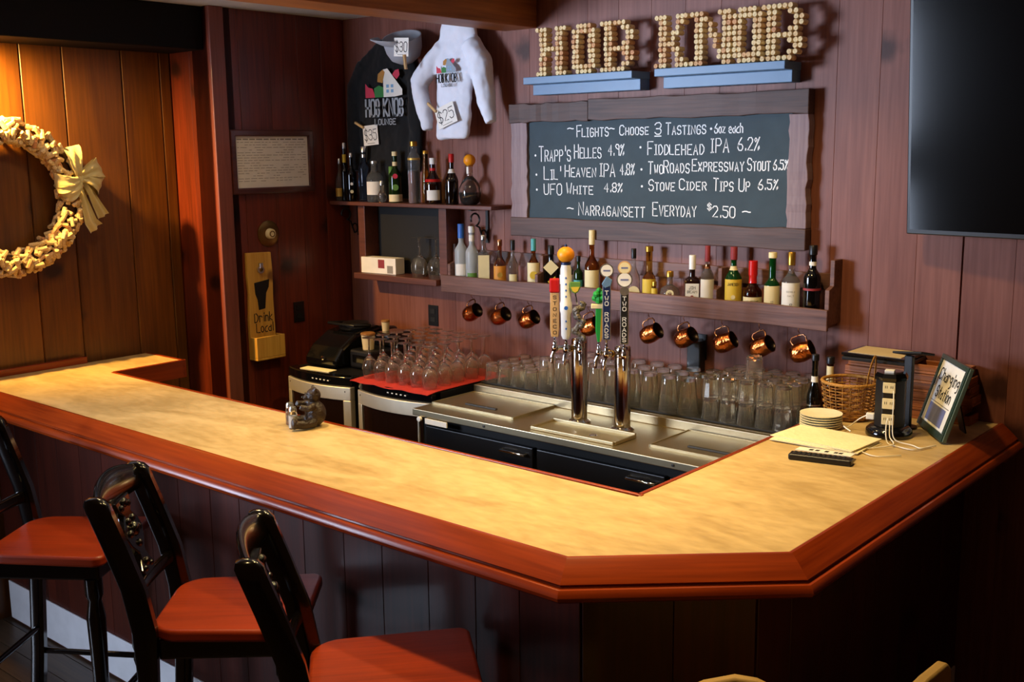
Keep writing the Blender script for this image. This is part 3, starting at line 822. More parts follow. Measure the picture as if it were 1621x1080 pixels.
    return t
G1 = 'bottles on the upper left shelf'
zs = 1.8935
bottle('small clear bottle with silver cap, first from the left on the upper shelf', -4.632, 3.975, zs, .228, .0235, 'water_glass', 'silver', caph=.16, sh=.45, lab='label_gold', lz=(.1, .3), group=G1)
bottle('thin dark bottle with a yellow neck label, on the upper shelf', -4.59, 3.975, zs, .312, .019, 'black_glass', 'silver', caph=.12, sh=.5, neck_end=.62, nk=.5, extras=(('band', 'label_yellow', .66, .8),), group=G1)
bottle('dark bottle with two round pale seals and silver cap, third on the upper shelf', -4.53, 3.97, zs, .257, .029, 'black_glass', 'silver', caph=.1, extras=(('seal', 'label_cream', .2, .009), ('seal', 'label_white', .36, .008)), group=G1)
bottle('tall blue-tinted clear bottle under the $35 tag', -4.437, 3.98, zs, .29, .031, 'blue_glass', 'silver', caph=.12, sh=.6, nk=.42, neck_end=.75, extras=(('band', 'silver', .8, .86),), group=G1)
bottle('wide clear bottle with a flat silver cap, on the upper shelf', -4.33, 3.957, zs, .215, .044, 'water_glass', 'silver', caph=.08, sh=.58, nk=.42, neck_end=.8, lab='label_white', lz=(.18, .5), group=G1)
bottle('little rounded clear bottle in front of the wide clear bottle', -4.26, 3.94, zs, .112, .0255, 'thick_glass', 'silver', shape='decanter', nk=.4, group=G1)
bottle('slim bottle with green and yellow neck behind the dark green bottle', -4.232, 3.985, zs, .185, .019, 'yellow_glass', 'label_green', caph=.3, sh=.4, nk=.6, group=G1)
bottle('dark green bottle with cream cap, red seal and pale base label, on the upper shelf', -4.183, 3.965, zs, .262, .035, 'olive_glass', 'cream', caph=.1, sh=.5, lab='label_cream', lz=(.02, .16), extras=(('seal', 'pink_red', .52, .013), ('seal', 'label_green', .3, .016), ('band', 'cream', .72, .8)), group=G1)
bottle('tallest straight clear bottle with a gold cap, on the upper shelf', -4.045, 3.968, zs, .312, .0315, 'water_glass', 'gold', caph=.09, sh=.74, nk=.5, neck_end=.86, extras=(('band', 'label_gold', .7, .73),), group=G1)
bottle('thin tapering yellow bottle beside the tallest clear one', -3.978, 3.985, zs, .265, .0225, 'gold_glass', 'gold', caph=.07, sh=.25, nk=.55, neck_end=.9, group=G1)
bottle('brown bottle with white cap, red neck band and white label, on the upper shelf', -3.915, 3.972, zs, .228, .044, 'brown_glass', 'white_paint', caph=.16, sh=.42, nk=.3, neck_end=.75, lab='label_white', lz=(.08, .3), label_arc=.8, extras=(('band', 'red', .48, .54), ('band', 'red', .72, .78)), writing=(('OLD', .2, .012, 'ink', .04), ('RUM', .12, .012, 'ink', .04)) and (), group=G1)
bottle('dark bottle with a red capsule, second from the right on the upper shelf', -3.785, 3.972, zs, .248, .0335, 'smoke_glass', 'red', caph=.2, sh=.45, extras=(('band', 'label_white', .62, .7),), group=G1)
dct = bottle('round clear decanter bottle with orange stopper and dark liquor, right end of the upper shelf', -3.665, 3.975, zs, .24, .056, 'clear_glass', 'ball', shape='decanter', nk=.26, extras=(), group=G1)
MB().lathe([(0, .004), (.03, .004), (.044, .014), (.0535, .05), (.053, .062), (0, .062)], 22).obj('liquor', 'smoke_glass', dct, smooth=40)
MB().lathe([(.0152, .15), (.0152, .185), (.0158, .185), (.0158, .15)], 14, None, PI*1.0, PI*1.6, closed=True, caps=False).obj('neck_label', 'label_white', dct)

zr = 1.4745; YR = 4.0
def rb(*a, **k): return bottle(*a, **k)
def X(label, x, h, r, glass, **k): return bottle(label, x, k.pop('y', 3.996), zr, h+.05, r, glass, **k)
X('frosted bottle with a blue cap, leftmost in the rack', -3.752, .271, .033, 'frost_glass', cap='blue_cap', caph=.26, sh=.58, nk=.4, lab='label_white', lz=(.2, .38), label_arc=1)
X('frosted clear bottle with a white cap, second in the rack', -3.68, .262, .031, 'frost_glass', cap='white_paint', caph=.12, sh=.58, nk=.42, extras=(('band', 'label_white', .76, .86),), lab='label_green', lz=(.18, .26), label_arc=.8)
X('bottle with a square cream carton-like label, third in the rack', -3.601, .222, .034, 'water_glass', cap='silver', caph=.1, sh=.62, square=True, lab='label_cream', lz=(.1, .64))
X('amber bottle with copper cap and orange label, fourth in the rack', -3.495, .204, .0305, 'amber_glass', cap='copper_handle', caph=.14, sh=.5, lab='label_orange', lz=(.2, .5), extras=(('seal', 'label_gold', .33, .013),))
X('clear bottle with black cap and a ringed handle, fifth in the rack', -3.412, .205, .027, 'water_glass', cap='black_plastic', caph=.22, sh=.5, lab='label_cream', lz=(.18, .36), label_arc=.7)
X('amber bottle with teal cap and white-and-yellow label', -3.282, .217, .0297, 'amber_glass', cap='teal', caph=.25, sh=.5, lab='label_cream', lz=(.2, .58), extras=(('seal', 'label_yellow', .36, .019),))
b7 = X('black bottle with a cream diamond label', -3.177, .19, .038, 'black_glass', cap='black_plastic', caph=.2, sh=.6, square=True)
fc = math.atan2(-3.996, 3.177)
q = .036
MB().prism([(-q, .14), (0, .14+q), (q, .14), (0, .14-q)], -.0365, -.0345).obj('diamond_label', 'label_cream', b7, rot=(0, 0, fc+PI/2))
MB().prism([(-.015, .075), (.02, .098), (.026, .06), (0, .05)], -.0365, -.0345).obj('diamond_label', 'label_yellow', b7, rot=(0, 0, fc+PI/2))
X('clear bottle with white label, behind the white tap handle', -3.085, .17, .032, 'water_glass', cap='black_plastic', caph=.14, sh=.6, lab='label_white', lz=(.25, .5))
X('slim dark green bottle behind the tap badges', -3.015, .15, .0216, 'olive_glass', cap='black_plastic', caph=.15, sh=.6, extras=(('band', 'teal', .3, .45),))
X('tall amber bottle with a white capsule and cream label, taller than its neighbours', -2.939, .271, .033, 'amber_glass', cap='cream', caph=.24, sh=.48, nk=.34, neck_end=.66, lab='label_cream', lz=(.16, .44))
b11 = X('dark bottle with black cap and a half-round cream label, right of the round tap badges', -2.71, .199, .0278, 'water_glass', cap='black_plastic', caph=.2, sh=.45, extras=(('seal', 'label_cream', .24, .026),))
X('gold bottle with a gold cap and yellow label', -2.629, .213, .0289, 'gold_glass', cap='gold', caph=.1, sh=.45, neck_end=.6, nk=.5, lab='label_yellow', lz=(.16, .46))
X('tiny bottle with a gold label, between the gold and the squat bottle', -2.585, .064, .0125, 'gold_glass', cap='gold', caph=.2, sh=.7, lab='label_yellow', lz=(.4, .75), y=3.972)
X('squat round bottle with a gold cap', -2.522, .112, .0425, 'water_glass', cap='gold', shape='squat', nk=.3, extras=(('seal', 'label_cream', .42, .017), ('seal', 'brick_red', .42, .009)))
X('square brown bourbon bottle with white cap and white label', -2.411, .186, .035, 'brown_glass', cap='white_paint', caph=.3, sh=.55, square=True, lab='label_white', lz=(.2, .5), writing=(('JIM', .4, .012, 'ink', .026), ('BEAM', .33, .011, 'ink', .04)), extras=(('seal', 'brick_red', .26, .007),))
X('clear bottle with orange-red capsule and white label', -2.338, .229, .0275, 'water_glass', cap='brick_red', caph=.28, sh=.52, lab='label_white', lz=(.16, .5), extras=(('band', 'copper_handle', .66, .72),))
X('green whiskey bottle with yellow label and red capsule', -2.215, .23, .0345, 'green_glass', cap='brick_red', caph=.22, sh=.52, lab='label_yellow', lz=(.18, .53), extras=(('band', 'label_cream', .66, .72), ('seal', 'label_cream', .27, .009)), writing=(('JAMESON', .44, .011, 'ink', .05),))
X('brown bottle dipped in red wax with a low cream label', -2.126, .179, .038, 'amber_dark', cap='red_wax', caph=.3, sh=.42, neck_end=.62, nk=.4, lab='label_cream', lz=(.2, .36), writing=(("MAKER'S", .25, .011, 'ink', .05),), extras=(('band', 'red_wax', .6, .78),))
X('green bottle with cream cap and pale yellow label', -2.04, .217, .031, 'green_glass', cap='cream', caph=.1, sh=.5, neck_end=.62, nk=.45, lab='label_cream', lz=(.18, .5), writing=(('12', .24, .009, 'ink_grey', .012),))
X('clear scotch bottle with gold capsule and large white label', -1.958, .222, .0355, 'water_glass', cap='gold', caph=.22, sh=.56, lab='label_white', lz=(.15, .56), writing=(('SINGLE', .42, .006, 'ink_grey', .035), ('MALT', .36, .006, 'ink_grey', .025), ('12', .22, .01, 'ink', .012)))
X('black wine bottle with silver-topped capsule, rightmost in the rack', -1.868, .253, .0335, 'black_glass', cap='black_plastic', caph=.14, sh=.58, nk=.4, neck_end=.72, extras=(('band', 'label_white', .74, .79), ('band', 'brick_red', .42, .45)))

# ---------------------------------------------------------------- things in the lower shelf
cr_ = thing('card_box', 'small cream cardboard box with a brown emblem on the lower left shelf', 'box', (-4.31, 3.975, 1.5145), math.radians(4))
MB().box(-.125, -.035, 0, .125, .035, .085).obj('box_body', 'paper', cr_, bev=.002)
MB().box(.0, -.0362, .03, .045, -.0348, .075).obj('emblem', 'brick_red', cr_)
MB().box(.065, -.0362, .005, .105, -.0348, .045).obj('printed_patch', 'ink_grey', cr_)
def wineglass_profile(h=.195, r=.037, rf=.033):
    out = [(0, 0), (rf, 0), (rf, .0018), (.006, .006), (.0036, .02), (.0036, h*.42), (.008, h*.46), (r*.75, h*.56), (r, h*.72), (r*.95, h*.86), (r*.82, h)]
    inn_ = [(r*.82-.0016, h), (r*.93, h*.86), (r*.965, h*.72), (r*.72, h*.575), (.006, h*.49), (0, h*.485)]
    return out+inn_
wg = MB().lathe([(r, .195-z) for r, z in wineglass_profile()], 18).mesh('wine_glass', 'clear_glass', 50)
def wineglass(x, y, z, lb, gp):
    o = put('wine_glass', wg, None, (x, y, z)); tag(o, lb, 'wine glass', gp); return o
bg = MB().lathe([(r*1.25, .205-z) for r, z in wineglass_profile(.205)], 18).mesh('wine_glass', 'clear_glass', 50)
for x, lb in ((-4.035, 'large upside-down wine glass on the lower left shelf, nearer the box'), (-3.915, 'large upside-down wine glass on the lower left shelf, nearer the rack')):
    o = put('wine_glass', bg, None, (x, 3.98, 1.5145)); tag(o, lb, 'wine glass', 'wine glasses on the lower left shelf')

# ---------------------------------------------------------------- copper mugs on hooks under the rack
H9 = ['first', 'second', 'third', 'fourth', 'fifth', 'sixth', 'seventh', 'eighth', 'ninth']
for i, x in enumerate([-3.66, -3.47, -3.295, -2.935, -2.61, -2.432, -2.248, -2.077, -1.905]):
    hz = 1.457
    hk = thing('cup_hook', 'small brass hook under the rack holding the %s copper mug from the left' % H9[i], 'hook', (x, 3.965, hz), 0, 'cup hooks under the rack')
    hp = [(0, 0, .002), (0, 0, -.012)]+[(0, .009*math.sin(a)-.0, -.02-.009+.009*math.cos(a)+.0) for a in [k*PI/6 for k in range(0, 9)]]
    MB().tube(hp, .0016, 6).obj('hook_wire', 'copper_handle', hk, smooth=60)
    t = thing('copper_mug', 'hammered copper mug hanging under the rack, %s from the left' % H9[i], 'mug', (x, 3.965, hz-.037), 0, 'copper mugs under the rack', rot=(math.radians(-22), math.radians(-24+random.uniform(-3, 3)), math.radians(2+random.uniform(-7, 7))))
    # local: mug axis along +x (mouth at +x); handle on top, hook point at the origin
    R_ = .037; ax = Matrix.Translation(Vector((-.042, 0, -.069))) @ Matrix.Rotation(PI/2, 4, 'Y')
    MB().lathe([(0, 0), (R_*.72, 0), (R_*.9, .006), (R_*1.04, .022), (R_*1.08, .04), (R_, .062), (R_*.95, .078), (R_*1.0, .085), (R_*.96, .0855), (R_*.92, .078), (R_*.95, .06), (0, .058)], 24, ax).obj('cup_body', 'copper', t, smooth=50)
    MB().lathe([(0, .0585), (R_*.94, .0605), (R_*.9, .078), (R_*.945, .0845), (R_*.85, .078), (0, .06)], 24, ax).obj('lining', 'mug_inner_shade', t, smooth=50)
    hp = [(-.028, 0, -.034), (-.036, 0, -.014), (-.028, 0, -.001), (0, 0, .0015), (.022, 0, -.002), (.03, 0, -.014), (.028, 0, -.034)]
    MB().tube(hp, .0032, 8).obj('handle', 'copper_handle', t, smooth=60)

# ---------------------------------------------------------------- outlets
def outlet(label, loc, rz, w_=.07, h=.11):
    t = thing('wall_outlet', label, 'outlet', loc, rz, 'black outlets on the walls')
    MB().box(-w_/2, -.006, -h/2, w_/2, 0, h/2).obj('cover_plate', 'black_plastic', t, bev=.002)
    for s in (-1, 1):
        MB().box(-.017, -.009, s*.022-.013, .017, -.006, s*.022+.013).obj('socket', 'black_matte', t, bev=.003)
    return t
outlet('black wall outlet above the coffee maker, on the side wall', (-4.66, 3.675, 1.31), PI/2)
outlet('black wall outlet on the back wall behind the wine glasses', (-4.02, 4.06, 1.3), 0)
o3 = outlet('black wall outlet with a plugged-in charger, behind the sixth copper mug', (-2.405, 4.06, 1.31), 0)
MB().box(-.034, -.055, -.105, .034, -.009, .03).obj('charger', 'black_plastic', o3, bev=.006)

# ---------------------------------------------------------------- clothes on the back wall
def ell(c, rx, ry, n=16, tilt=0):
    return [(c[0]+rx*math.cos(a)*math.cos(tilt), c[1]+ry*math.sin(a), c[2]+rx*math.cos(a)*math.sin(tilt)) for a in [2*PI*i/n for i in range(n)]]
def cloth_obj(m, name, mt, parent, vox=.008, sm=6):
    o = m.obj(name, mt, parent)
    md = o.modifiers.new('fuse', 'REMESH'); md.mode = 'VOXEL'; md.voxel_size = vox; md.use_smooth_shade = True
    md = o.modifiers.new('soften', 'SMOOTH'); md.iterations = sm; md.factor = .5
    tx = bpy.data.textures.new('folds', 'CLOUDS'); tx.noise_scale = .09
    md = o.modifiers.new('folds', 'DISPLACE'); md.texture = tx; md.strength = .022; md.mid_level = .5
    md.texture_coords = 'GLOBAL'
    return o
hd = thing('hoodie', 'white sweatshirt hanging on the back wall, dated for sale with a $25 tag', 'sweatshirt', (0, 0, 0))
hd['label'] = 'white sweatshirt hanging on the back wall with a $25 tag and a small house print'
m = MB()
m.loft([ell((-3.742, 3.94, 2.212), .098, .028), ell((-3.742, 3.94, 2.24), .11, .034), ell((-3.728, 3.94, 2.34), .112, .036), ell((-3.722, 3.94, 2.48), .118, .038), ell((-3.72, 3.94, 2.58), .135, .04), ell((-3.715, 3.945, 2.66), .12, .038), ell((-3.71, 3.95, 2.72), .075, .03)])
m.loft([ell((-3.71, 3.955, 2.66), .13, .04), ell((-3.705, 3.955, 2.715), .115, .048), ell((-3.705, 3.96, 2.77), .1, .04), ell((-3.705, 3.965, 2.80), .05, .02)])
m.tube([(-3.80, 3.95, 2.65), (-3.88, 3.94, 2.57), (-3.955, 3.93, 2.49), (-3.93, 3.925, 2.40), (-3.905, 3.925, 2.31), (-3.895, 3.925, 2.255)], [.05, .052, .05, .045, .037, .03], 12)
m.tube([(-3.62, 3.95, 2.66), (-3.56, 3.945, 2.58), (-3.53, 3.94, 2.48), (-3.52, 3.94, 2.38), (-3.485, 3.94, 2.285)], [.05, .056, .054, .046, .03], 12)
cloth_obj(m, 'garment', 'hoodie_white', hd)
def house_print(parent, x, y, z, s, words=True, dark=False):
    """the printed emblem: peaked house, red and green shapes, the bar's name below"""
    def P(poly, mt, dy=0): flatpoly('print_shape', [(x+a*s, z+b_*s*.64) for a, b_ in poly], mt, parent, y=y-dy)
    P([(-.5, 0), (-.5, .42), (-.42, .3), (-.3, .26), (-.22, 0)], 'pink_red')
    P([(-.24, 0), (-.26, .26), (-.12, .34), (.02, .26), (.02, 0)], 'leaf_green', .0004)
    P([(.0, .0), (.0, .78), (.12, .8), (.5, .2), (.5, .04), (.3, 0)], 'label_white' if dark else 'roof_grey', .0008)
    P([(-.16, .44), (-.14, .66), (0, .78), (.05, .7), (-.02, .4)], 'wicker', .0012)
    P([(.24, .62), (.32, .74), (.42, .76), (.44, .6), (.36, .48)], 'pink_red', .0004)
    for a, b_ in ((.08, .12), (.2, .12), (.08, .26), (.2, .26)):
        P([(a, b_), (a+.07, b_), (a+.07, b_+.09), (a, b_+.09)], 'window_blue', .0014)
    ink = 'print_grey' if dark else 'ink'
    lettering('print_lettering', 'HOB KNOB', x-.5*s, x+.5*s, z-.34*s, .3*s, ink, parent, y=y, lw=.045*s)
    lettering('print_lettering', 'LOUNGE', x-.26*s, x+.3*s, z-.5*s, .1*s, ink, parent, y=y, lw=.02*s)
house_print(hd, -3.718, 3.880, 2.525, .13)
def peg(parent, x, y, z, ang, L_=.07):
    MB().box(-.006, -.008, -L_/2, .006, 0, L_/2).obj('clothes_peg', 'pin_wood', parent, loc=(x, y, z), rot=(0, ang, 0), bev=.001)
def tagcard(label, x, y, z, w_, h, text, rot, pegp):
    t = thing('price_tag', label, 'price tag', (x, y, z), 0, 'handwritten price tags', rot=(0, rot, 0))
    MB().box(-w_/2, 0, -h/2, w_/2, .001, h/2).obj('card', 'paper', t)
    lettering('lettering', text, -w_*.4, w_*.4, -h*.24, h*.52, 'ink', t, y=0, lw=.0042, jit=.1)
    MB().box(-w_*.25, -.0005, -h*.42, w_*.25, 0, -h*.39).obj('underline', 'ink_grey', t)
    MB().box(-.006, -.012, -.035, .006, .0, .035).obj('clothes_peg', 'pin_wood', t, loc=pegp[:3], rot=(0, pegp[3], 0), bev=.001)
    return t
bs = thing('black_shirt', 'black long-sleeved shirt with a large house print, hanging in the corner', 'shirt', (0, 0, 0))
m = MB()
m.loft([ell((-4.33, 4.034, 1.905), .19, .02), ell((-4.33, 4.03, 2.1), .195, .02), ell((-4.32, 4.03, 2.35), .2, .02), ell((-4.31, 4.03, 2.55), .205, .02), ell((-4.30, 4.03, 2.64), .19, .02), ell((-4.285, 4.03, 2.70), .11, .02), ell((-4.28, 4.03, 2.735), .07, .02)])
m.tube([(-4.47, 4.03, 2.61), (-4.55, 4.03, 2.50), (-4.565, 4.03, 2.30), (-4.55, 4.03, 2.05)], [.024, .026, .026, .024], 12, flat=1.8, up=(1, 0, 0))
m.tube([(-4.14, 4.03, 2.62), (-4.09, 4.03, 2.50), (-4.085, 4.03, 2.30), (-4.1, 4.03, 2.05)], [.024, .026, .026, .024], 12, flat=1.8, up=(1, 0, 0))
cloth_obj(m, 'garment', 'shirt_black', bs)
house_print(bs, -4.276, 3.989, 2.435, .28, dark=True)
hat = thing('ball_cap', 'grey trucker cap hanging between the two shirts, tagged $30', 'cap', (-4.06, 3.925, 2.70), 0, rot=(math.radians(24), math.radians(10), 0))
MB().lathe([(.0, -.115), (.04, -.11), (.075, -.085), (.092, -.045), (.098, 0), (.1, .02), (.094, .02), (.09, -.04), (.07, -.08), (.0, -.108)], 24).obj('crown', 'cap_grey', hat, smooth=60)
vz = [(-.092+.184*i/12) for i in range(13)]
rings = []
for xx in vz:
    k = max(0, 1-(xx/.092)**2)**.5
    rings.append([(xx, -.06-.05*k, .01), (xx, -.075-.1*k, .03+.03*k), (xx, -.075-.1*k, .036+.03*k), (xx, -.055-.05*k, .016)])
MB().loft(rings).obj('visor', 'cap_grey', hat, smooth=60)
MB().lathe([(0, -.119), (.006, -.118), (.007, -.113), (0, -.112)], 10).obj('button', 'cap_grey', hat)
tagcard('white $30 price card pegged to the grey cap', -3.95, 3.81, 2.655, .1, .088, '$30', math.radians(4), (.035, 0, -.07, math.radians(-12)))
tagcard('white $35 price card pegged to the black shirt', -4.397, 3.998, 2.242, .115, .105, '$35', math.radians(-4), (-.075, 0, .06, math.radians(-62)))
tagcard('white $25 price card pegged to the white sweatshirt', -3.735, 3.888, 2.325, .13, .1, '$25', math.radians(-18), (-.07, 0, .065, math.radians(-34)))

# ---------------------------------------------------------------- side wall: framed paper, dimmer, opener
def W(y, z): return (-4.66, y, z)
fr = thing('picture_frame', 'dark wooden frame with a pale printed certificate, on the side wall', 'picture frame', (-4.66, 3.543, 1.95), PI/2)
w_, h = .262, .322
for a in ((-w_, 0, w_, .032), (-w_, h-.032, w_, h)):
    MB().box(a[0], -.026, a[1], a[2], 0, a[3]).obj('frame_rail', 'frame_wood', fr, bev=.006)
for a in ((-w_, -w_+.032), (w_-.032, w_)):
    MB().box(a[0], -.0265, .001, a[1], 0, h-.001).obj('frame_stile', 'frame_wood', fr, bev=.006)
MB().box(-w_+.028, -.012, .028, w_-.028, -.004, h-.028).obj('sheet', 'paper', fr)
pm = MB()
rnd = random.Random(5)
for i in range(17):
    z = h-.05-i*.013
    x = -w_+.045
    while x < w_-.06:
        l = rnd.uniform(.01, .04)
        if i < 1 or rnd.random() < (.8 if i not in (4, 9, 14) else .3): pm.box(x, -.0128, z, min(x+l, w_-.045), -.0121, z+(.006 if i == 0 else .0022))
        x += l+.008
tag(pm.obj('print', 'ink_grey', fr), None, None, kind='stuff')
dm = thing('dimmer_switch', 'round brass wall dimmer plate with a cream knob, under the framed paper', 'switch', (-4.66, 3.5, 1.742), PI/2)
Mx = Matrix.Rotation(PI/2, 4, 'X')
MB().lathe([(0, 0), (.068, 0), (.068, .004), (.06, .009), (.03, .011), (0, .012)], 28, Mx).obj('back_plate', 'brass_plate', dm, smooth=40)
MB().lathe([(0, .01), (.028, .012), (.026, .03), (.022, .034), (0, .034)], 22, Mx).obj('knob', 'cream', dm, smooth=40)
MB().lathe([(.012, .034), (.016, .034), (.016, .0365), (.012, .0365)], 18, Mx, closed=True).obj('knob_ring', 'brass', dm)
op = thing('bottle_opener_board', 'yellow pine bottle-opener board reading Drink Local, on the side wall', 'bottle opener', (-4.66, 3.43, 1.108), PI/2)
MB().prism([(-.088, 0), (.072, 0), (.072, .15), (.068, .3), (.072, .42), (.066, .54), (-.086, .545), (-.088, .42), (-.082, .33), (-.09, .2)], -.02, 0).obj('board', 'yellow_pine', op, bev=.004)
MB().box(-.088, -.07, .0, .092, -.06, .11).obj('catcher_front', 'yellow_pine', op, bev=.003)
MB().box(-.088, -.07, -.012, .092, 0, .0).obj('catcher_floor', 'yellow_pine', op, bev=.003)
for x in (-.088, .082): MB().box(x, -.0595, .0, x+.01, -.0, .108).obj('catcher_side', 'yellow_pine', op, bev=.002)
MB().prism([(-.05, .388), (.045, .4), (.04, .36), (.022, .33), (.012, .25), (-.028, .245), (-.034, .3), (-.046, .33)], -.0215, -.0198).obj('state_silhouette', 'label_black', op)
MB().lathe([(.012, 0), (.02, .0), (.02, .012), (.012, .012)], 16, Matrix.Translation(Vector((-.01, -.021, .455))) @ Mx, closed=True).obj('opener_ring', 'silver', op, smooth=40)
MB().box(-.02, -.04, .46, .0, -.02, .49).obj('opener_plate', 'silver', op, bev=.004)
lettering('lettering', 'Drink', -.058, .052, .183, .045, 'ink', op, y=-.0205, lw=.0055, caps=False, jit=.12, seed=4)
lettering('lettering', 'Local', -.05, .056, .128, .045, 'ink', op, y=-.0205, lw=.0055, caps=False, jit=.12, seed=5)

# ---------------------------------------------------------------- cork wreath
wrh = thing('cork_wreath', 'large wreath of wine corks with a pale ribbon bow, on the left wall', 'wreath', (-5.0, 2.285, 1.972), PI/2)
RW = .295
tor = MB()
rings = []
for i in range(48):
    a = 2*PI*i/48
    rings.append([((RW+.036*math.cos(b_))*math.cos(a), -.062-.036*math.sin(b_), (RW+.036*math.cos(b_))*math.sin(a)) for b_ in [2*PI*j/10 for j in range(10)]])
tor.loft(rings, closed=True).obj('vine_ring', 'vine', wrh, smooth=60)
rnd = random.Random(9)
cw = MB().lathe([(0, -.022), (.0095, -.022), (.0105, -.02), (.0105, .02), (.0095, .022), (0, .022)], 8).mesh('cork', 'cork', 40)
def cork_pose(a, b_):
    rr = .046+rnd.uniform(-.006, .012)
    p = ((RW+rr*math.cos(b_))*math.cos(a), -.068-rr*math.sin(b_), (RW+rr*math.cos(b_))*math.sin(a))
    nrm = Vector((math.cos(b_)*math.cos(a), -math.sin(b_), math.cos(b_)*math.sin(a)))
    tv_ = nrm.cross(Vector((rnd.uniform(-1, 1), rnd.uniform(-1, 1), rnd.uniform(-1, 1)))).normalized()
    return p, (tv_+nrm*rnd.uniform(-.1, .45)).normalized().to_track_quat('Z', 'Y').to_euler()
for i in range(298):
    p, e = cork_pose(-PI*.5+PI*(i+.5)/298, rnd.choice((-.2, .05, .2, .35, .5, .65, .8, .95, 1.2))*PI+rnd.uniform(-.2, .2))
    put('cork', cw, wrh, p, e)
rest = MB()
for i in range(300):
    p, e = cork_pose(PI*.5+PI*(i+.5)/300, rnd.uniform(-.25, 1.25)*PI)
    rest.lathe([(0, -.022), (.0095, -.022), (.0105, -.02), (.0105, .02), (.0095, .022), (0, .022)], 8, Matrix.Translation(Vector(p)) @ e.to_matrix().to_4x4())
tag(rest.obj('more_corks', 'cork', wrh), None, None, kind='stuff')
bow = MB
def ribbon(pts, w0, w1, parent, name, t=.0012, wave=0):
    """a strip of ribbon along pts; its width lies roughly along the wall"""
    vs, rings = [], []
    n = len(pts); P_ = [Vector(p) for p in pts]
    for i, p in enumerate(P_):
        a = P_[max(i-1, 0)]; b_ = P_[min(i+1, n-1)]
        d = (b_-a).normalized(); s_ = d.cross(Vector((0, 1, 0)))
        if s_.length < .2: s_ = Vector((0, 0, 1))
        s_.normalize(); nn = d.cross(s_).normalized()
        w_ = (w0+(w1-w0)*i/(n-1))/2
        ring = []
        for k in range(9):
            u = -1+2*k/8; ring.append(tuple(p+s_*u*w_+nn*(math.sin(u*5+i*.6)*.006*(1+wave))))
        back = [tuple(Vector(q)+nn*t) for q in reversed(ring)]
        rings.append(ring+back)
    MB().loft(rings).obj(name, 'ribbon', parent, smooth=60)
bx, bz = .325, .075
def loop(dx, dz, s, nm):
    c = Vector((bx, -.105, bz)); e = Vector((dx, 0, dz)); sd = Vector((-dz, 0, dx)).normalized()*.012
    pts = []
    for i in range(13):
        u = i/12; a = u*2*PI
        pts.append(c+e*(.5-.5*math.cos(a))+Vector((0, -.045*math.sin(a), 0))+sd*math.sin(a))
    ws = [.03+.05*math.sin(PI*min(1, i/6)) for i in range(13)]
    rings = []
    for i, p in enumerate(pts):
        a = pts[max(i-1, 0)]; b_ = pts[min(i+1, 12)]; sdir = Vector((-dz, 0, dx)).normalized()
        ww = (.014+.034*(.5-.5*math.cos(2*PI*i/12)))*s
        ring = [tuple(p+sdir*(u*ww)+Vector((0, .005*math.sin(u*6+i), 0))) for u in [-1+.25*k for k in range(9)]]
        rings.append(ring+[(q[0], q[1]+.0012, q[2]) for q in reversed(ring)])
    MB().loft(rings).obj(nm, 'ribbon', wrh, smooth=60)
loop(-.115, -.015, 1.0, 'bow_loop'); loop(.11, .05, 1.1, 'bow_loop'); loop(.1, -.045, .9, 'bow_loop'); loop(-.09, -.07, .9, 'bow_loop'); loop(-.03, .15, .9, 'bow_loop')
ribbon([(bx, -.11, bz), (bx-.01, -.13, bz-.06), (bx+.015, -.12, bz-.13), (bx+.03, -.125, bz-.2), (bx+.06, -.12, bz-.235)], .03, .07, wrh, 'bow_tail', wave=1)
ribbon([(bx+.01, -.11, bz), (bx+.04, -.125, bz-.06), (bx+.07, -.12, bz-.12), (bx+.1, -.12, bz-.18)], .03, .06, wrh, 'bow_tail', wave=1)
MB().sphere((bx, -.12, bz), .02, 12, (1, .7, 1.2)).obj('knot', 'ribbon', wrh, smooth=60)
ORDN = ['first', 'second', 'third', 'fourth', 'fifth', 'sixth', 'seventh', 'eighth', 'ninth']
ROWN = ['front row', 'second row', 'third row', 'fourth row', 'back row']
# ---------------------------------------------------------------- under-bar equipment
kg = thing('draft_beer_cooler', 'low black beer cooler with a brushed steel top, inside the bar below the taps', 'beer cooler')
MB().box(-3.385, 3.27, 1.01, -1.762, 3.70, 1.04).obj('steel_top', 'brushed_steel', kg, bev=.003)
MB().box(-3.385, 3.672, 1.04, -1.762, 3.70, 1.078).obj('riser', 'brushed_steel', kg, bev=.003)
MB().box(-3.385, 3.70, 1.04, -1.762, 4.055, 1.078).obj('back_ledge', 'brushed_steel', kg, bev=.002)
MB().box(-3.37, 3.32, .06, -1.79, 4.04, 1.01).obj('cabinet', 'black_matte', kg)
for i, (a, b_) in enumerate(((-3.33, -2.72), (-2.70, -2.09), (-2.07, -1.8))):
    d = MB().box(a, 3.295, .1, b_, 3.32, .965).obj('door', 'black_plastic', kg, bev=.004)
    if i < 2: MB().tube([(b_-.16, 3.295, .935), (b_-.16, 3.275, .935), (b_-.03, 3.275, .935), (b_-.03, 3.295, .935)], .005, 8).obj('door_handle', 'chrome', d, smooth=60)
MB().box(-3.382, 3.298, .1, -3.374, 3.306, 1.0).obj('side_trim', 'aluminium', kg)
MB().box(-3.30, 3.262, .985, -3.17, 3.268, 1.008).obj('label_strip', 'label_white', kg)
MB().lathe([(0, 0), (.011, 0), (.011, .012), (0, .014)], 12, RT((-3.335, 3.27, 1.0), rx=PI/2)).obj('button', 'white_paint', kg, smooth=40)
for x in (-2.96, -2.04):
    MB().lathe([(0, 0), (.006, 0), (.006, .003), (0, .004)], 10, RT((x, 3.27, 1.026), rx=PI/2)).obj('bolt', 'dark_grey', kg)
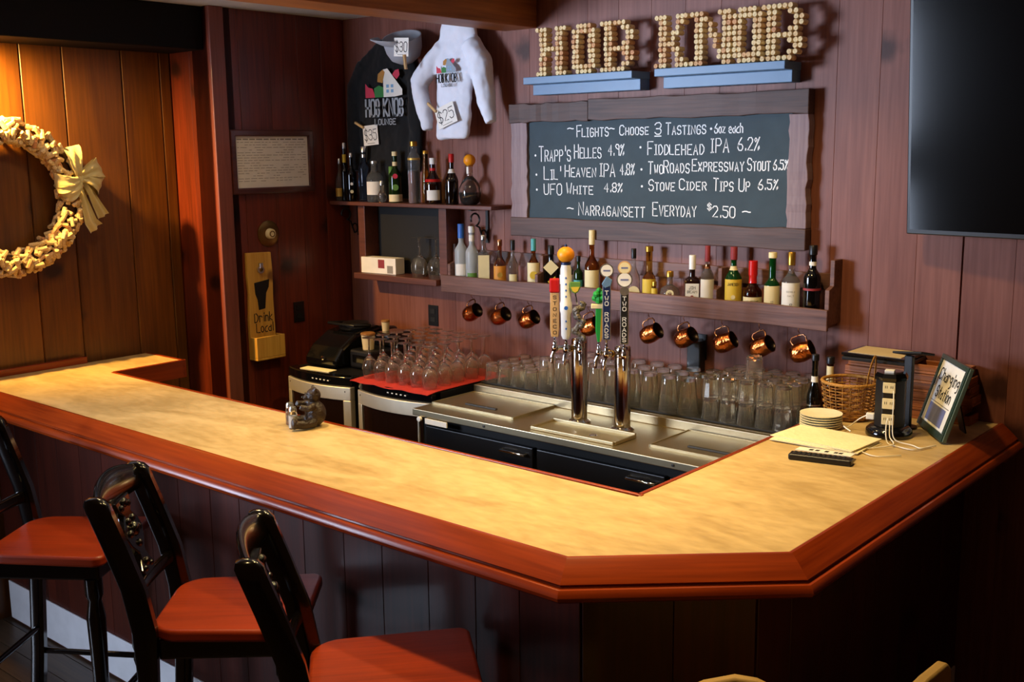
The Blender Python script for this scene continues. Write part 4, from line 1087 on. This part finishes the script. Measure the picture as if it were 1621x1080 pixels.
for a, b_ in ((-3.37, -2.90), (-2.215, -1.775)):
    ld = MB().box(a, 3.385, 1.04, b_, 3.662, 1.047).obj('sliding_lid', 'brushed_steel', kg, bev=.0015)
    for u in ((a, 3.382, b_, 3.388), (a, 3.659, b_, 3.665), (a-.003, 3.382, a+.003, 3.665), (b_-.003, 3.382, b_+.003, 3.665)):
        MB().box(u[0], u[1], 1.04, u[2], u[3], 1.0505).obj('lid_rim', 'tray_steel', ld)
    MB().box((a+b_)/2-.09, 3.44, 1.047, (a+b_)/2+.09, 3.455, 1.0545).obj('lid_grip', 'dark_grey', ld, bev=.002)
dt = thing('drip_tray', 'shallow steel drip tray in front of the two tap towers', 'drip tray', (-2.535, 3.385, 1.0405))
MB().box(-.205, -.075, 0, .205, .075, .004).obj('tray_floor', 'tray_steel', dt)
MB().box(-.205, -.08, 0, .205, -.07, .014).obj('rim', 'tray_steel', dt, bev=.003)
MB().box(-.205, .07, 0, .205, .08, .018).obj('rim', 'tray_steel', dt, bev=.003)
for s in (-1, 1): MB().box(s*.205-.005, -.07, 0, s*.205+.005, .07, .014).obj('rim', 'tray_steel', dt, bev=.003)
MB().lathe([(0, .004), (.016, .004), (.014, .007), (0, .006)], 16, RT((.06, -.01, 0))).obj('drain', 'chrome', dt, smooth=40)
mt_ = thing('bar_mat', 'long black rubber mat under the rows of glasses, behind the steel top', 'bar mat', (-2.6, 3.88, 1.0785))
MB().box(-.78, -.165, 0, .82, .165, .009).obj('mat_body', 'black_matte', mt_, bev=.003)

# tap towers
def tower(x, y, label, z1):
    t = thing('tap_tower', label, 'beer tap tower', (x, y, 1.0405), 0, 'beer tap towers')
    H = z1-1.0405
    MB().lathe([(0, 0), (.048, 0), (.048, .005), (.042, .009), (.034, .013), (.033, .02), (.033, H-.02), (.0315, H-.006), (.027, H), (0, H+.002)], 32).obj('column', 'tower_steel', t, smooth=40)
    MB().lathe([(.0332, H-.045), (.0345, H-.045), (.0345, H-.04), (.0332, H-.04)], 32, closed=True).obj('collar', 'chrome', t, smooth=40)
    for k in range(4):
        a = k*PI/2+.4
        MB().lathe([(0, .005), (.004, .005), (.004, .009), (0, .01)], 8, RT((.041*math.cos(a), .041*math.sin(a), 0))).obj('bolt', 'chrome', t)
    return t
def faucet(tw, dx, dy, z=.318):
    L_ = math.hypot(dx, dy); a = math.atan2(dy, dx)
    f = MB().tube([(.028, 0, 0), (L_-.012, 0, 0)], .0095, 12)
    f.lathe([(.0, -.014), (.0125, -.012), (.0135, 0), (.0125, .012), (.009, .016), (.009, .026), (.0, .028)], 14, RT((L_, 0, 0)))
    f.tube([(L_, 0, -.008), (L_+.012, 0, -.03), (L_+.014, 0, -.062)], [.0085, .0075, .0065], 10)
    fo = f.obj('faucet', 'chrome', tw, smooth=45, loc=(0, 0, z), rot=(0, 0, a))
    MB().lathe([(.013, 0), (.0145, .002), (.0145, .01), (.013, .012)], 14, RT((.05, 0, 0), ry=PI/2), closed=True).obj('shank_nut', 'brass', fo, smooth=40)
    return (tw, dx, dy, z+.028)
T1 = tower(-2.657, 3.526, 'left steel beer tap tower with three taps', 1.395)
T2 = tower(-2.446, 3.533, 'right steel beer tap tower with three taps', 1.385)
def handle(label, pos):
    tw, dx, dy, z = pos
    x, y = tw.location.x+dx, tw.location.y+dy
    t = MB().lathe([(0, 0), (.006, 0), (.0065, .004), (.0045, .012), (.0045, .02), (0, .022)], 12).obj('tap_handle', 'chrome', tw, smooth=40, loc=(dx, dy, z), rot=(0, 0, math.atan2(-y, -x)+PI/2))
    t['label'] = label
    return t
t = handle('pale wooden tap handle with a red block on top, leftmost tap', faucet(T1, -.06, -.085))
MB().prism([(-.015, .018), (.015, .018), (.019, .05), (.018, .2), (-.018, .2), (-.019, .05)], -.009, .009).obj('paddle', 'tan_wood', t, bev=.003)
MB().box(-.021, -.012, .2, .021, .012, .258).obj('top_block', 'red', t, bev=.006)
for i, c in enumerate('STONECO'): lettering('lettering', c, -.006, .006, .175-i*.024, .013, 'ink', t, y=-.0092, lw=.0025)
t = handle('white cylindrical tap handle with an orange on top', faucet(T1, -.002, -.085))
MB().lathe([(0, .016), (.014, .016), (.02, .03), (.0215, .12), (.0245, .13), (.0245, .16), (.0215, .17), (.0215, .3), (.018, .316), (0, .32)], 24).obj('shaft', 'white_paint', t, smooth=40)
MB().lathe([(.012, .316), (.02, .318), (.02, .326), (.012, .328)], 20, closed=True).obj('neck_ring', 'navy', t, smooth=40)
MB().sphere((0, 0, .357), .035, 20, (1, 1, .92)).obj('orange_ball', 'orange', t, smooth=60)
MB().lathe([(0, .386), (.006, .386), (.004, .398), (0, .4)], 10).obj('stem', 'navy', t, smooth=40)
MB().lathe([(0, 0), (.008, 0), (.008, .001), (0, .001)], 14, RT((0, -.0245, .145), rx=PI/2)).obj('blue_mark', 'blue_cap', t)
for z in (.19, .215, .24, .265, .06, .09): MB().prism([(-.004, z), (0, z+.006), (.004, z), (0, z-.004)], -.0228, -.0205).obj('blue_mark', 'blue_cap', t)
t = handle('grey carved pewter tap handle with a small green and yellow badge', faucet(T1, .056, -.068))
m = MB()
pts = []
for i in range(26):
    u = i/25; a = u*PI*4
    pts.append((.014*math.cos(a)-.012*math.sin(u*PI), -.0+.008*math.sin(a), .015+.15*u))
m.tube(pts, [.012+.004*math.sin(i*1.3) for i in range(26)], 10)
for i in range(26):
    u = i/25; m.sphere((.015*math.cos(u*14), -.012+.006*math.sin(u*9), .02+.15*u), .009+.003*math.sin(i*2.2), 8)
o = m.obj('carved_body', 'pewter', t); md = o.modifiers.new('fuse', 'REMESH'); md.mode = 'VOXEL'; md.voxel_size = .0028; md.use_smooth_shade = True
MB().tube([(-.012, 0, .16), (-.02, 0, .21)], .003, 8).obj('badge_stem', 'chrome', t)
MB().prism([(-.041, .25), (.001, .25), (.001, .225), (-.008, .209), (-.02, .203), (-.032, .209), (-.041, .225)], -.005, .004).obj('badge', 'label_green', t, bev=.002)
MB().prism([(-.037, .23), (-.003, .23), (-.01, .213), (-.02, .208), (-.03, .213)], -.0062, -.005).obj('badge_field', 'label_yellow', t)
t = handle('green tap handle with a leafy top and cream collar', faucet(T2, -.066, -.07))
MB().prism([(-.006, .016), (.006, .016), (.013, .06), (.013, .15), (-.013, .15), (-.013, .06)], -.008, .008).obj('shaft', 'green_paint', t, bev=.002)
MB().prism([(.004, .018), (.009, .018), (.018, .06), (.018, .15), (.01, .15)], -.0095, .006).obj('stripe', 'yellow_pine', t)
MB().box(-.031, -.012, .15, .031, .012, .168).obj('collar', 'cream', t, bev=.003)
m = MB(); rnd = random.Random(2)
for x, z, r in [(0, .185, .018), (-.016, .19, .013), (.016, .192, .013), (-.01, .207, .014), (.012, .208, .014), (0, .222, .011)]: m.sphere((x, rnd.uniform(-.004, .004), z), r, 8)
m.obj('leafy_top', 'green_paint', t)
def two_roads(label, pos, shaft, badges):
    t = handle(label, pos)
    a, b_, mt = shaft
    MB().box(-.0165, -.007, a, .0165, .007, b_).obj('shaft', 'silver', t, bev=.003)
    MB().box(-.0135, -.0085, a+.004, .0135, -.006, b_-.004).obj('face_plate', mt, t)
    n = 'TWO ROADS'; st = (b_-a-.034)/len(n)
    for i, c in enumerate(n):
        if c != ' ': lettering('lettering', c, -.0065, .0065, b_-.026-(i+1)*st+.003, st*.72, 'white_paint', t, y=-.0087, lw=.0028)
    for z, r, mt_, rim in badges:
        MB().lathe([(0, 0), (r, 0), (r, .007), (0, .007)], 24, RT((0, .002, z), rx=PI/2)).obj('badge', rim, t, smooth=40)
        MB().lathe([(0, .007), (r*.84, .007), (r*.84, .0078), (0, .0078)], 24, RT((0, .002, z), rx=PI/2)).obj('badge_face', mt_, t)
        MB().box(-r*.5, -.0068, z-.003, r*.5, -.0058, z+.003).obj('badge_print', 'ink_blue', t)
    return t
p = faucet(T2, -.018, -.085)
t = two_roads('blue tap handle lettered in white with a round white badge on top', p, (.03, .255, 'navy'), ((.305, .027, 'label_white', 'silver'),))
MB().tube([(0, 0, .018), (0, 0, .032)], .004, 8).obj('rod', 'chrome', t)
MB().prism([(-.02, .252), (0, .284), (.022, .268), (.016, .245), (-.006, .236)], -.011, .006).obj('emblem', 'ledge_paint', t, bev=.003)
t = two_roads('dark grey tap handle lettered in white with two round badges, rightmost tap', faucet(T2, .052, -.065), (.018, .235, 'label_black'), ((.318, .026, 'label_cream', 'tan_wood'), (.272, .031, 'label_white', 'silver')))
MB().lathe([(0, 0), (.018, 0), (.018, .006), (0, .006)], 18, RT((0, -.004, .228), rx=PI/2)).obj('emblem', 'silver', t, smooth=40)

# wine coolers
def cooler(x0, x1, label):
    xc, hw = (x0+x1)/2, (x1-x0)/2
    t = thing('wine_cooler', label, 'wine cooler', (xc, 3.46, 0), 0, 'wine coolers inside the bar')
    MB().box(-hw, .0, .02, hw, .54, 1.068).obj('cabinet', 'black_plastic', t, bev=.006)
    def slab(a, b_, z0, z1, off, th, nm, mt, par=t, bev=0):
        n = 14; f = []; bk = []
        for i in range(n+1):
            x = a+(b_-a)*i/n; y = -.02-off-.045*(1-(x/hw)**2)
            f.append((x, y)); bk.append((x, y+th))
        return MB().prismz(f+bk[::-1], z0, z1).obj(nm, mt, par, smooth=30, bev=bev)
    dr = slab(-hw+.03, hw-.03, .08, 1.0, .0, .012, 'door_glass', 'door_glass')
    slab(-hw, hw, .955, 1.022, .006, .03, 'door_frame', 'aluminium', bev=.003)
    slab(-hw, -hw+.04, .05, .955, .006, .03, 'door_frame', 'aluminium', bev=.003)
    slab(hw-.04, hw, .05, .955, .006, .03, 'door_frame', 'aluminium', bev=.003)
    slab(-hw, hw, 1.024, 1.072, .0, .06, 'control_panel', 'black_gloss', bev=.004)
    for x in (-hw+.03, hw-.03): MB().lathe([(0, 0), (.005, 0), (.005, .004), (0, .005)], 10, RT((x, -.032, 1.0), rx=PI/2)).obj('bolt', 'chrome', t)
    for i in range(5): MB().box(-.0+.028*i, -.0655+.0008*i, 1.046, .011+.028*i, -.064+.001*i, 1.051).obj('indicator', 'label_white', t)
    for z in (.3, .5, .7, .86): slab(-hw+.05, hw-.05, z, z+.012, -.016, .008, 'rack_edge', 'tan_wood')
    return t
cooler(-4.465, -3.985, 'left stainless and black wine cooler with the coffee maker on it')
cooler(-3.93, -3.43, 'right stainless and black wine cooler with wine glasses on a red cloth')
cl = []
NX, NY = 14, 10
vs, fs = [], []
rnd = random.Random(4)
for lay in (0, 1):
    for j in range(NY+1):
        for i in range(NX+1):
            u, v = i/NX, j/NY
            x = -3.95+.525*u; y = 3.405+.56*v
            ex = max(0, abs(u-.5)*2-.93)/.07; ey = max(0, (.12-v)/.12)
            bow = .028*(1-(2*u-1)**2) if j == 0 else 0
            z = 1.0792-.006*ex-.012*ey*(.4+.6*abs(math.sin(u*9)))+(.0022 if lay else 0)
            vs.append((x, y-bow*.6, z))
n = (NX+1)*(NY+1)
for j in range(NY):
    for i in range(NX):
        a = j*(NX+1)+i; fs.append((a, a+NX+1, a+NX+2, a+1)); fs.append((a+n, a+1+n, a+NX+2+n, a+NX+1+n))
per = [i for i in range(NX)]+[j*(NX+1)+NX for j in range(NY)]+[NY*(NX+1)+i for i in range(NX, 0, -1)]+[j*(NX+1) for j in range(NY, 0, -1)]
for a, b_ in zip(per, per[1:]+per[:1]): fs.append((a, b_, b_+n, a+n))
o = raw('red_cloth', vs, fs, 'red_cloth'); tag(o, 'red cloth on the right wine cooler under the wine glasses', 'cloth')
rnd = random.Random(8)
for j in range(5):
    for i in range(6):
        wineglass(-3.885+.082*i+rnd.uniform(-.003, .003), 3.475+.094*j+rnd.uniform(-.003, .003), 1.0816, 'upside-down wine glass on the red cloth, %s, %s from the left' % (ROWN[j], ORDN[i]), 'wine glasses on the red cloth')

# pint and rocks glasses, upside down on the mat
pint = MB().lathe([(0, .148), (.029, .148), (.0305, .146), (.0335, .095), (.043, .003), (.0432, 0), (.0408, 0), (.0312, .095), (.0275, .134), (0, .134)], 20).mesh('pint_glass', 'thick_glass', 40)
rocks = MB().lathe([(0, .088), (.027, .088), (.031, .082), (.0325, .045), (.0375, .002), (.0375, 0), (.0345, 0), (.0297, .045), (.027, .072), (0, .072)], 10).mesh('rocks_glass', 'thick_glass', 12)
zm = 1.0878
for j in range(3):
    for i in range(9):
        o = put('pint_glass', pint, None, (-3.02+.0925*i+rnd.uniform(-.002, .002), 3.765+.096*j+rnd.uniform(-.002, .002), zm), (0, 0, rnd.uniform(0, 6)))
        tag(o, 'upside-down pint glass behind the taps, %s, %s from the left' % (('front row', 'middle row', 'back row')[j], ORDN[i]), 'glass', 'pint glasses on the mat')
for j in range(4):
    for i in range(4):
        o = put('rocks_glass', rocks, None, (-3.335+.079*i, 3.752+.0785*j, zm), (0, 0, rnd.uniform(0, 6)))
        tag(o, 'short glass at the left end of the mat, %s, %s from the left' % (('front row', 'second row', 'third row', 'back row')[j], ORDN[i]), 'glass', 'short glasses at the left end of the mat')
for k in range(2):
    for j in range(4):
        for i in range(5):
            o = put('rocks_glass', rocks, None, (-2.168+.0785*i, 3.752+.0785*j, zm+.0882*k), (0, 0, rnd.uniform(0, 6)))
            tag(o, 'short stacked glass right of the pints, %s layer, %s, %s from the left' % (('lower', 'upper')[k], ('front row', 'second row', 'third row', 'back row')[j], ORDN[i]), 'glass', 'stacked short glasses on the mat')
o = put('rocks_glass', rocks, None, (-2.005, 3.80, zm+.1768)); tag(o, 'single short glass standing on top of the two-high stack', 'glass', 'stacked short glasses on the mat')
bottle('small black bottle with a white neck label beside the stacked glasses', -1.787, 3.875, zm, .285, .028, 'black_glass', 'black_plastic', caph=.1, sh=.4, neck_end=.65, nk=.42, extras=(('band', 'label_white', .62, .7), ('band', 'silver', .3, .32)), group='bottles beside the basket')
bottle('bottle with a pale neck and black cap behind the basket', -1.77, 3.975, zm, .262, .026, 'amber_dark', 'black_plastic', caph=.12, sh=.4, neck_end=.65, nk=.5, extras=(('band', 'label_cream', .62, .86),), group='bottles beside the basket')

# coffee maker and cups on the left cooler
cm = thing('coffee_maker', 'black coffee maker on the left wine cooler', 'coffee maker', (-4.32, 3.74, 1.0725))
MB().prism([(-.21, 0), (.24, 0), (.24, .165), (.1, .185), (-.06, .16), (-.16, .1), (-.21, .04)], -.115, .125, Matrix.Rotation(PI/2, 4, 'Z')).obj('housing', 'black_gloss', cm, bev=.018, segs=3)
MB().lathe([(0, .17), (.085, .168), (.09, .18), (.07, .2), (0, .205)], 24, RT((0, .04, 0))).obj('lid', 'black_plastic', cm, smooth=40)
MB().lathe([(0, 0), (.009, 0), (.011, .01), (0, .014)], 12, RT((.03, -.21, .05), rx=PI/2)).obj('knob', 'chrome', cm, smooth=40)
MB().tube([(-.1, .05, .19), (-.1, -.06, .2), (.1, -.06, .2), (.1, .05, .19)], .008, 8).obj('handle', 'black_plastic', cm, smooth=60)
g = thing('coffee_grinder', 'low black box beside the coffee maker, carrying a paper cup', 'coffee grinder', (-4.11, 3.74, 1.0725))
MB().box(-.075, -.13, 0, .085, .2, .095).obj('housing', 'black_plastic', g, bev=.012)
MB().box(-.06, .02, .095, .07, .18, .165).obj('hopper', 'black_gloss', g, bev=.01)
MB().box(-.05, -.132, .03, .05, -.13, .07).obj('front_panel', 'black_gloss', g)
def cup(label, x, y, z, r, h):
    t = thing('paper_cup', label, 'cup', (x, y, z), 0, 'paper cups by the coffee maker')
    MB().lathe([(0, 0), (r*.78, 0), (r*.98, h), (r*.93, h), (r*.74, .004), (0, .004)], 20).obj('cup_wall', 'paper_tan', t, smooth=40)
    MB().lathe([(0, h*.9), (r*.9, h*.93), (r*1.05, h*.96), (r*1.05, h+.004), (r*.9, h+.008), (0, h+.004)], 20).obj('cup_lid', 'wicker_dark', t, smooth=40)
cup('larger paper cup on the low black box by the wine glasses', -4.10, 3.665, 1.168, .036, .078)
cup('small paper cup on the back of the low black box', -4.135, 3.82, 1.238, .022, .05)
nt_ = thing('paper_slip', 'cream slip of paper at the front of the left cooler', 'paper', (-4.27, 3.475, 1.0725), math.radians(6))
MB().box(-.1, -.03, 0, .1, .028, .003).obj('sheet', 'napkin', nt_)

# ---------------------------------------------------------------- on the bar: bear figurine with shakers
br_ = thing('bear_figurine', 'dark brown bear figurine hugging salt and pepper shakers, on the bar top', 'figurine', (-3.105, 2.492, BT), math.radians(-28))
m = MB()
m.sphere((0, .01, .05), .042, 14, (1, .95, 1.15)); m.sphere((0, .005, .118), .029, 14, (1, .95, .95)); m.sphere((0, -.022, .112), .014, 10, (1, 1, .8))
for s in (-1, 1):
    m.sphere((s*.021, .008, .143), .0105, 10, (1, .6, 1))
    m.tube([(s*.03, 0, .085), (s*.048, -.025, .078), (s*.034, -.052, .085)], [.014, .0125, .011], 10)
    m.tube([(s*.025, 0, .022), (s*.042, -.04, .02), (s*.04, -.072, .022)], [.02, .018, .015], 10)
    m.sphere((s*.04, -.078, .026), .0195, 12, (1, .55, 1.15))
o = m.obj('bear', 'bear_brown', br_); md = o.modifiers.new('fuse', 'REMESH'); md.mode = 'VOXEL'; md.voxel_size = .0035; md.use_smooth_shade = True
md = o.modifiers.new('soft', 'SMOOTH'); md.iterations = 3
MB().sphere((0, -.035, .115), .005, 8).obj('nose', 'black_gloss', br_, smooth=60)
for s in (-1, 1): MB().sphere((s*.011, -.023, .126), .003, 8).obj('eye', 'black_gloss', br_, smooth=60)
def shaker(label, x, y, fill):
    t = thing('shaker', label, 'shaker', (x, y, BT+.001), 0, 'salt and pepper shakers')
    MB().lathe([(0, 0), (.0155, 0), (.017, .005), (.0165, .05), (.0135, .064), (0, .064)], 12).obj('glass_jar', 'thick_glass', t, smooth=30)
    MB().lathe([(0, .003), (.0148, .003), (.0148, .048), (0, .048)], 14).obj('contents', fill, t, smooth=40)
    MB().lathe([(0, .064), (.0145, .064), (.0148, .074), (.011, .082), (0, .085)], 16).obj('lid', 'silver', t, smooth=40)
    return t
shaker('glass salt shaker held in front of the bear figurine', -3.139, 2.427, 'white_paint')
shaker('glass pepper shaker to the left of the bear figurine', -3.198, 2.46, 'wicker_dark')

# ---------------------------------------------------------------- right end of the bar
def disc(label, x, y, z, r, h, mt):
    t = thing('plate', label, 'plate', (x, y, z), 0, 'cream plates stacked on the bar')
    MB().lathe([(0, 0), (r*.7, 0), (r*.97, h*.7), (r, h), (r*.94, h*.98), (r*.7, h*.45), (0, h*.45)], 28).obj('dish', mt, t, smooth=40)
for i in range(6):
    disc('cream side plate in the stack on the bar, %s from the bottom' % ORDN[i] if i < 5 else 'topmost cream side plate of the stack on the bar', -1.64, 3.62, BT+.0005+i*.0088, .075, .0092, 'plate_cream')
rnd = random.Random(6)
for i in range(6):
    o = MB().box(-.15+rnd.uniform(-.01, .01), -.1, 0, .15, .1, .0024).obj('napkin', 'napkin', None, loc=(-1.545+rnd.uniform(-.012, .012), 3.445+rnd.uniform(-.01, .01), BT+.0004+i*.0026), rot=(0, 0, math.radians(-2)+rnd.uniform(-.12, .12)))
    tag(o, 'cream paper napkin in the loose pile by the plates, %s from the bottom' % ORDN[i], 'napkin', 'napkin pile on the bar')
pc = thing('printed_card', 'white printed card lying behind the black remote control', 'card', (-1.46, 3.262, BT+.018), math.radians(8), rot=(math.radians(-5), 0, math.radians(10)))
MB().box(-.09, -.028, 0, .09, .03, .002).obj('sheet', 'paper', pc)
for i, x in enumerate((-.05, -.03, .0, .03, .045)): MB().box(x, -.012, .002, x+.012, .012, .0024).obj('print', 'ink', pc)
rm = thing('remote_control', 'long black remote control lying at the edge of the napkins', 'remote control', (-1.45, 3.21, BT+.0005), math.radians(12.5))
MB().box(-.1, -.024, 0, .1, .024, .02).obj('casing', 'black_plastic', rm, bev=.006, segs=3)
bt = MB().box(-.004, -.0035, 0, .004, .0035, .002).mesh('key', 'dark_grey')
for i in range(11):
    for j in range(3): put('key', bt, rm, (-.082+.0155*i, -.012+.012*j, .0198))
# woven basket
bk = thing('wicker_basket', 'small round wicker basket with a loop handle, beside the black power tower', 'basket', (-1.622, 3.822, BT+.001))
NB = 22
def rad(z): return .082+.018*(z/.135)
for k in range(NB):
    a = 2*PI*k/NB; ca, sa = math.cos(a), math.sin(a)
    MB().tube([(rad(z)*ca, rad(z)*sa, z) for z in (.002, .045, .09, .135)], .0022, 6, flat=1, up=(ca, sa, 0)).obj('stake', 'wicker', bk, smooth=60)
nring = 11
for j in range(nring):
    z = .008+j*.0115; pts = []
    for k in range(NB*4):
        a = 2*PI*k/(NB*4); off = .004*math.cos(PI*(k/4)*1.0+(PI if j % 2 else 0))
        pts.append(((rad(z)+off)*math.cos(a), (rad(z)+off)*math.sin(a), z))
    MB().tube(pts, .0042, 6, closed=True, flat=.55, up=(0, 0, 1)).obj('strand', 'wicker' if j % 2 else 'wicker_dark', bk, smooth=60)
MB().lathe([(0, 0), (.08, 0), (.08, .004), (0, .004)], 22).obj('base', 'wicker_dark', bk)
MB().tube([(.101*math.cos(a), .101*math.sin(a), .137) for a in [2*PI*k/40 for k in range(40)]], .0065, 8, closed=True).obj('rim', 'wicker', bk, smooth=60)
MB().tube([(.09+.0*k, -.05+.0, .13) if False else (.078+.012*math.sin(PI*k/14), -.035+.07*k/14, .135+.105*math.sin(PI*k/14)**.7) for k in range(15)], .0055, 8, flat=.5, up=(1, 0, 0)).obj('handle', 'wicker', bk, smooth=60)
# power tower
pt = thing('power_tower', 'black charging tower with three cream outlet plates and white cables', 'power strip', (-1.408, 3.665, BT+.001), math.atan2(-3.665, 1.408)+PI/2-.12)
MB().lathe([(0, 0), (.078, 0), (.08, .006), (.077, .022), (.066, .032), (.05, .036), (0, .036)], 32).obj('base', 'black_gloss', pt, smooth=40)
MB().lathe([(0, .034), (.053, .034), (.053, .205), (.05, .212), (0, .212)], 8, Matrix.Rotation(PI/8, 4, 'Z')).obj('column', 'black_plastic', pt, bev=.003)
MB().lathe([(.0, .205), (.057, .2), (.058, .21), (.05, .224), (0, .226)], 8, Matrix.Rotation(PI/8, 4, 'Z')).obj('top_cap', 'black_gloss', pt)
for z in (.065, .121, .177):
    pl = MB().box(-.0205, -.0525, z-.0185, .0205, -.047, z+.0185).obj('outlet_plate', 'label_cream', pt, bev=.002)
    for s in (-1, 1):
        for dx in (-.003, .003): MB().box(s*.009+dx-.0009, -.0529, z-.002, s*.009+dx+.0009, -.0522, z+.007).obj('slot', 'ink', pl)
MB().box(-.02, -.03, .224, .012, .0, .234).obj('usb_plug', 'white_paint', pt, bev=.002)
MB().box(-.078, -.012, .05, -.05, .01, .072).obj('plug', 'white_paint', pt, bev=.003)
zc = BT+.0048
def cable(label, pts, r=.0022):
    P_ = [Vector(p) for p in pts]; out = []
    for i in range(len(P_)-1):
        p0, p1, p2, p3 = P_[max(i-1, 0)], P_[i], P_[i+1], P_[min(i+2, len(P_)-1)]
        for k in range(6):
            u = k/6
            out.append(.5*((2*p1)+(p2-p0)*u+(2*p0-5*p1+4*p2-p3)*u*u+(3*p1-p0-3*p2+p3)*u**3))
    out.append(P_[-1])
    o = MB().tube(out, r, 6).obj('charging_cable', 'cable_white', None, smooth=60)
    tag(o, label, 'cable', 'white charging cables')
    return o
cable('white charging cable from the top outlet, reaching furthest right', [(-1.378, 3.612, 1.33), (-1.366, 3.585, 1.30), (-1.36, 3.57, 1.22), (-1.345, 3.56, zc+.01), (-1.287, 3.563, zc), (-1.25, 3.545, zc), (-1.225, 3.609, zc)])
cable('white charging cable curling from the lowest outlet towards the sign', [(-1.392, 3.607, 1.232), (-1.386, 3.58, 1.20), (-1.365, 3.545, zc), (-1.325, 3.52, zc), (-1.262, 3.512, zc), (-1.235, 3.585, zc)])
cable('white charging cable curling back from the lowest outlet to the napkins', [(-1.384, 3.607, 1.225), (-1.37, 3.575, 1.18), (-1.345, 3.545, zc+.004), (-1.335, 3.5, zc+.004), (-1.375, 3.45, zc), (-1.40, 3.40, zc), (-1.33, 3.36, zc), (-1.27, 3.42, zc)])
cable('white charging cable looping left from the side of the power tower', [(-1.483, 3.652, 1.222), (-1.51, 3.65, 1.205), (-1.548, 3.65, zc+.006), (-1.545, 3.60, zc+.018), (-1.50, 3.555, zc+.016)])
# tablet stand
ts = thing('tablet_stand', 'black post with a tilted plate behind the charging tower', 'stand', (-1.398, 3.80, BT+.001), math.radians(-8))
MB().lathe([(0, 0), (.036, 0), (.036, .006), (.01, .009), (0, .009)], 20).obj('foot', 'black_plastic', ts, smooth=40)
MB().box(-.016, -.009, .006, .016, .009, .262).obj('post', 'black_plastic', ts, bev=.003)
MB().box(-.04, -.05, -.004, .07, .045, .004).obj('plate', 'black_matte', ts, bev=.002, loc=(0, 0, .27), rot=(math.radians(-12), math.radians(-6), 0))
# stack of flight trays against the wall
wl6 = ['bottom', 'second', 'third', 'fourth', 'fifth', 'topmost']
rnd = random.Random(12)
for i in range(6):
    x0 = -1.70+rnd.uniform(0, .012); x1 = -1.235+rnd.uniform(-.015, .02); hh = .0335
    y0 = 3.948+rnd.uniform(-.006, .006); z = BT+.0006+i*(hh+.0008)
    t = thing('wooden_tray', 'reddish wooden tray stacked against the wall, %s of the stack' % wl6[i], 'tray', ((x0+x1)/2, y0, z), 0, 'stacked wooden trays')
    w2 = (x1-x0)/2
    MB().box(-w2, 0, 0, w2, .1, .009).obj('tray_base', 'tray_wood', t, bev=.0015)
    MB().box(-w2, 0, .0095, w2, .008, hh).obj('tray_side', 'tray_wood', t, bev=.0025)
    MB().box(-w2, .092, .0095, w2, .1, hh).obj('tray_side', 'tray_wood', t, bev=.0025)
    for s in (-1, 1): MB().box(s*w2-(.008 if s > 0 else 0), .0085, .0095, s*w2+(0 if s > 0 else .008), .0915, hh).obj('tray_end', 'tray_wood', t, bev=.0025)
zt = BT+.0006+6*.0343
f1 = thing('menu_folder', 'lower black menu folder on top of the wooden trays', 'folder', (-1.55, 3.95, zt+.0005), math.radians(3), 'black menu folders on the trays')
MB().box(-.13, -.085, 0, .125, .1, .014).obj('cover', 'black_plastic', f1, bev=.003)
MB().box(-.127, -.0845, .003, .122, -.083, .011).obj('page_edge', 'dark_grey', f1)
f2 = thing('menu_folder', 'upper black menu folder with a tan sheet on top', 'folder', (-1.555, 3.95, zt+.0155), math.radians(-2), 'black menu folders on the trays')
MB().box(-.125, -.085, 0, .12, .1, .012).obj('cover', 'black_gloss', f2, bev=.003)
MB().box(-.105, -.07, .012, .1, .085, .0135).obj('sheet', 'paper_tan', f2)
# charging sign
sg = thing('charging_sign', 'leaning green-black framed sign reading Charging Station', 'sign', (-1.3875, 3.8671, BT+.008), rot=(math.radians(-17.5), 0, math.radians(-53.5)))
mat('sign_frame', '#2c4038', .25, coat=.4); mat('sign_edge', '#5a6a5c', .35)
Ws, Hs = .2746, .268
for a in ((0, 0, Ws, .026), (0, Hs-.018, Ws, Hs)): MB().box(a[0], .0, a[1], a[2], .02, a[3]).obj('frame_rail', 'sign_frame', sg, bev=.002)
for a, b_ in ((0, .02), (Ws-.02, Ws)): MB().box(a, .0, .0262, b_, .02, Hs-.0182).obj('frame_stile', 'sign_frame', sg, bev=.002)
MB().box(Ws, .004, .002, Ws+.006, .018, Hs-.002).obj('edge_strip', 'sign_edge', sg, bev=.002)
MB().box(.018, .004, .022, Ws-.018, .012, Hs-.014).obj('sheet', 'paper', sg)
lettering('lettering', 'Charging', .04, Ws-.035, Hs-.085, .04, 'ink', sg, y=.0035, lw=.005, caps=False, jit=.08, seed=3)
lettering('lettering', 'Station', .065, Ws-.06, Hs-.145, .038, 'ink', sg, y=.0035, lw=.005, caps=False, jit=.08, seed=4)
MB().box(.05, .0032, .034, Ws-.06, .0038, .098).obj('printed_patch', 'ink_blue', sg)
MB().box(.04, .0034, .104, Ws-.04, .0038, .107).obj('printed_line', 'ink_grey', sg)
MB().box(.1, .0, .0, .16, .005, .2).obj('easel_leg', 'black_plastic', sg, loc=(0, .115, .036), rot=(math.radians(31), 0, 0))
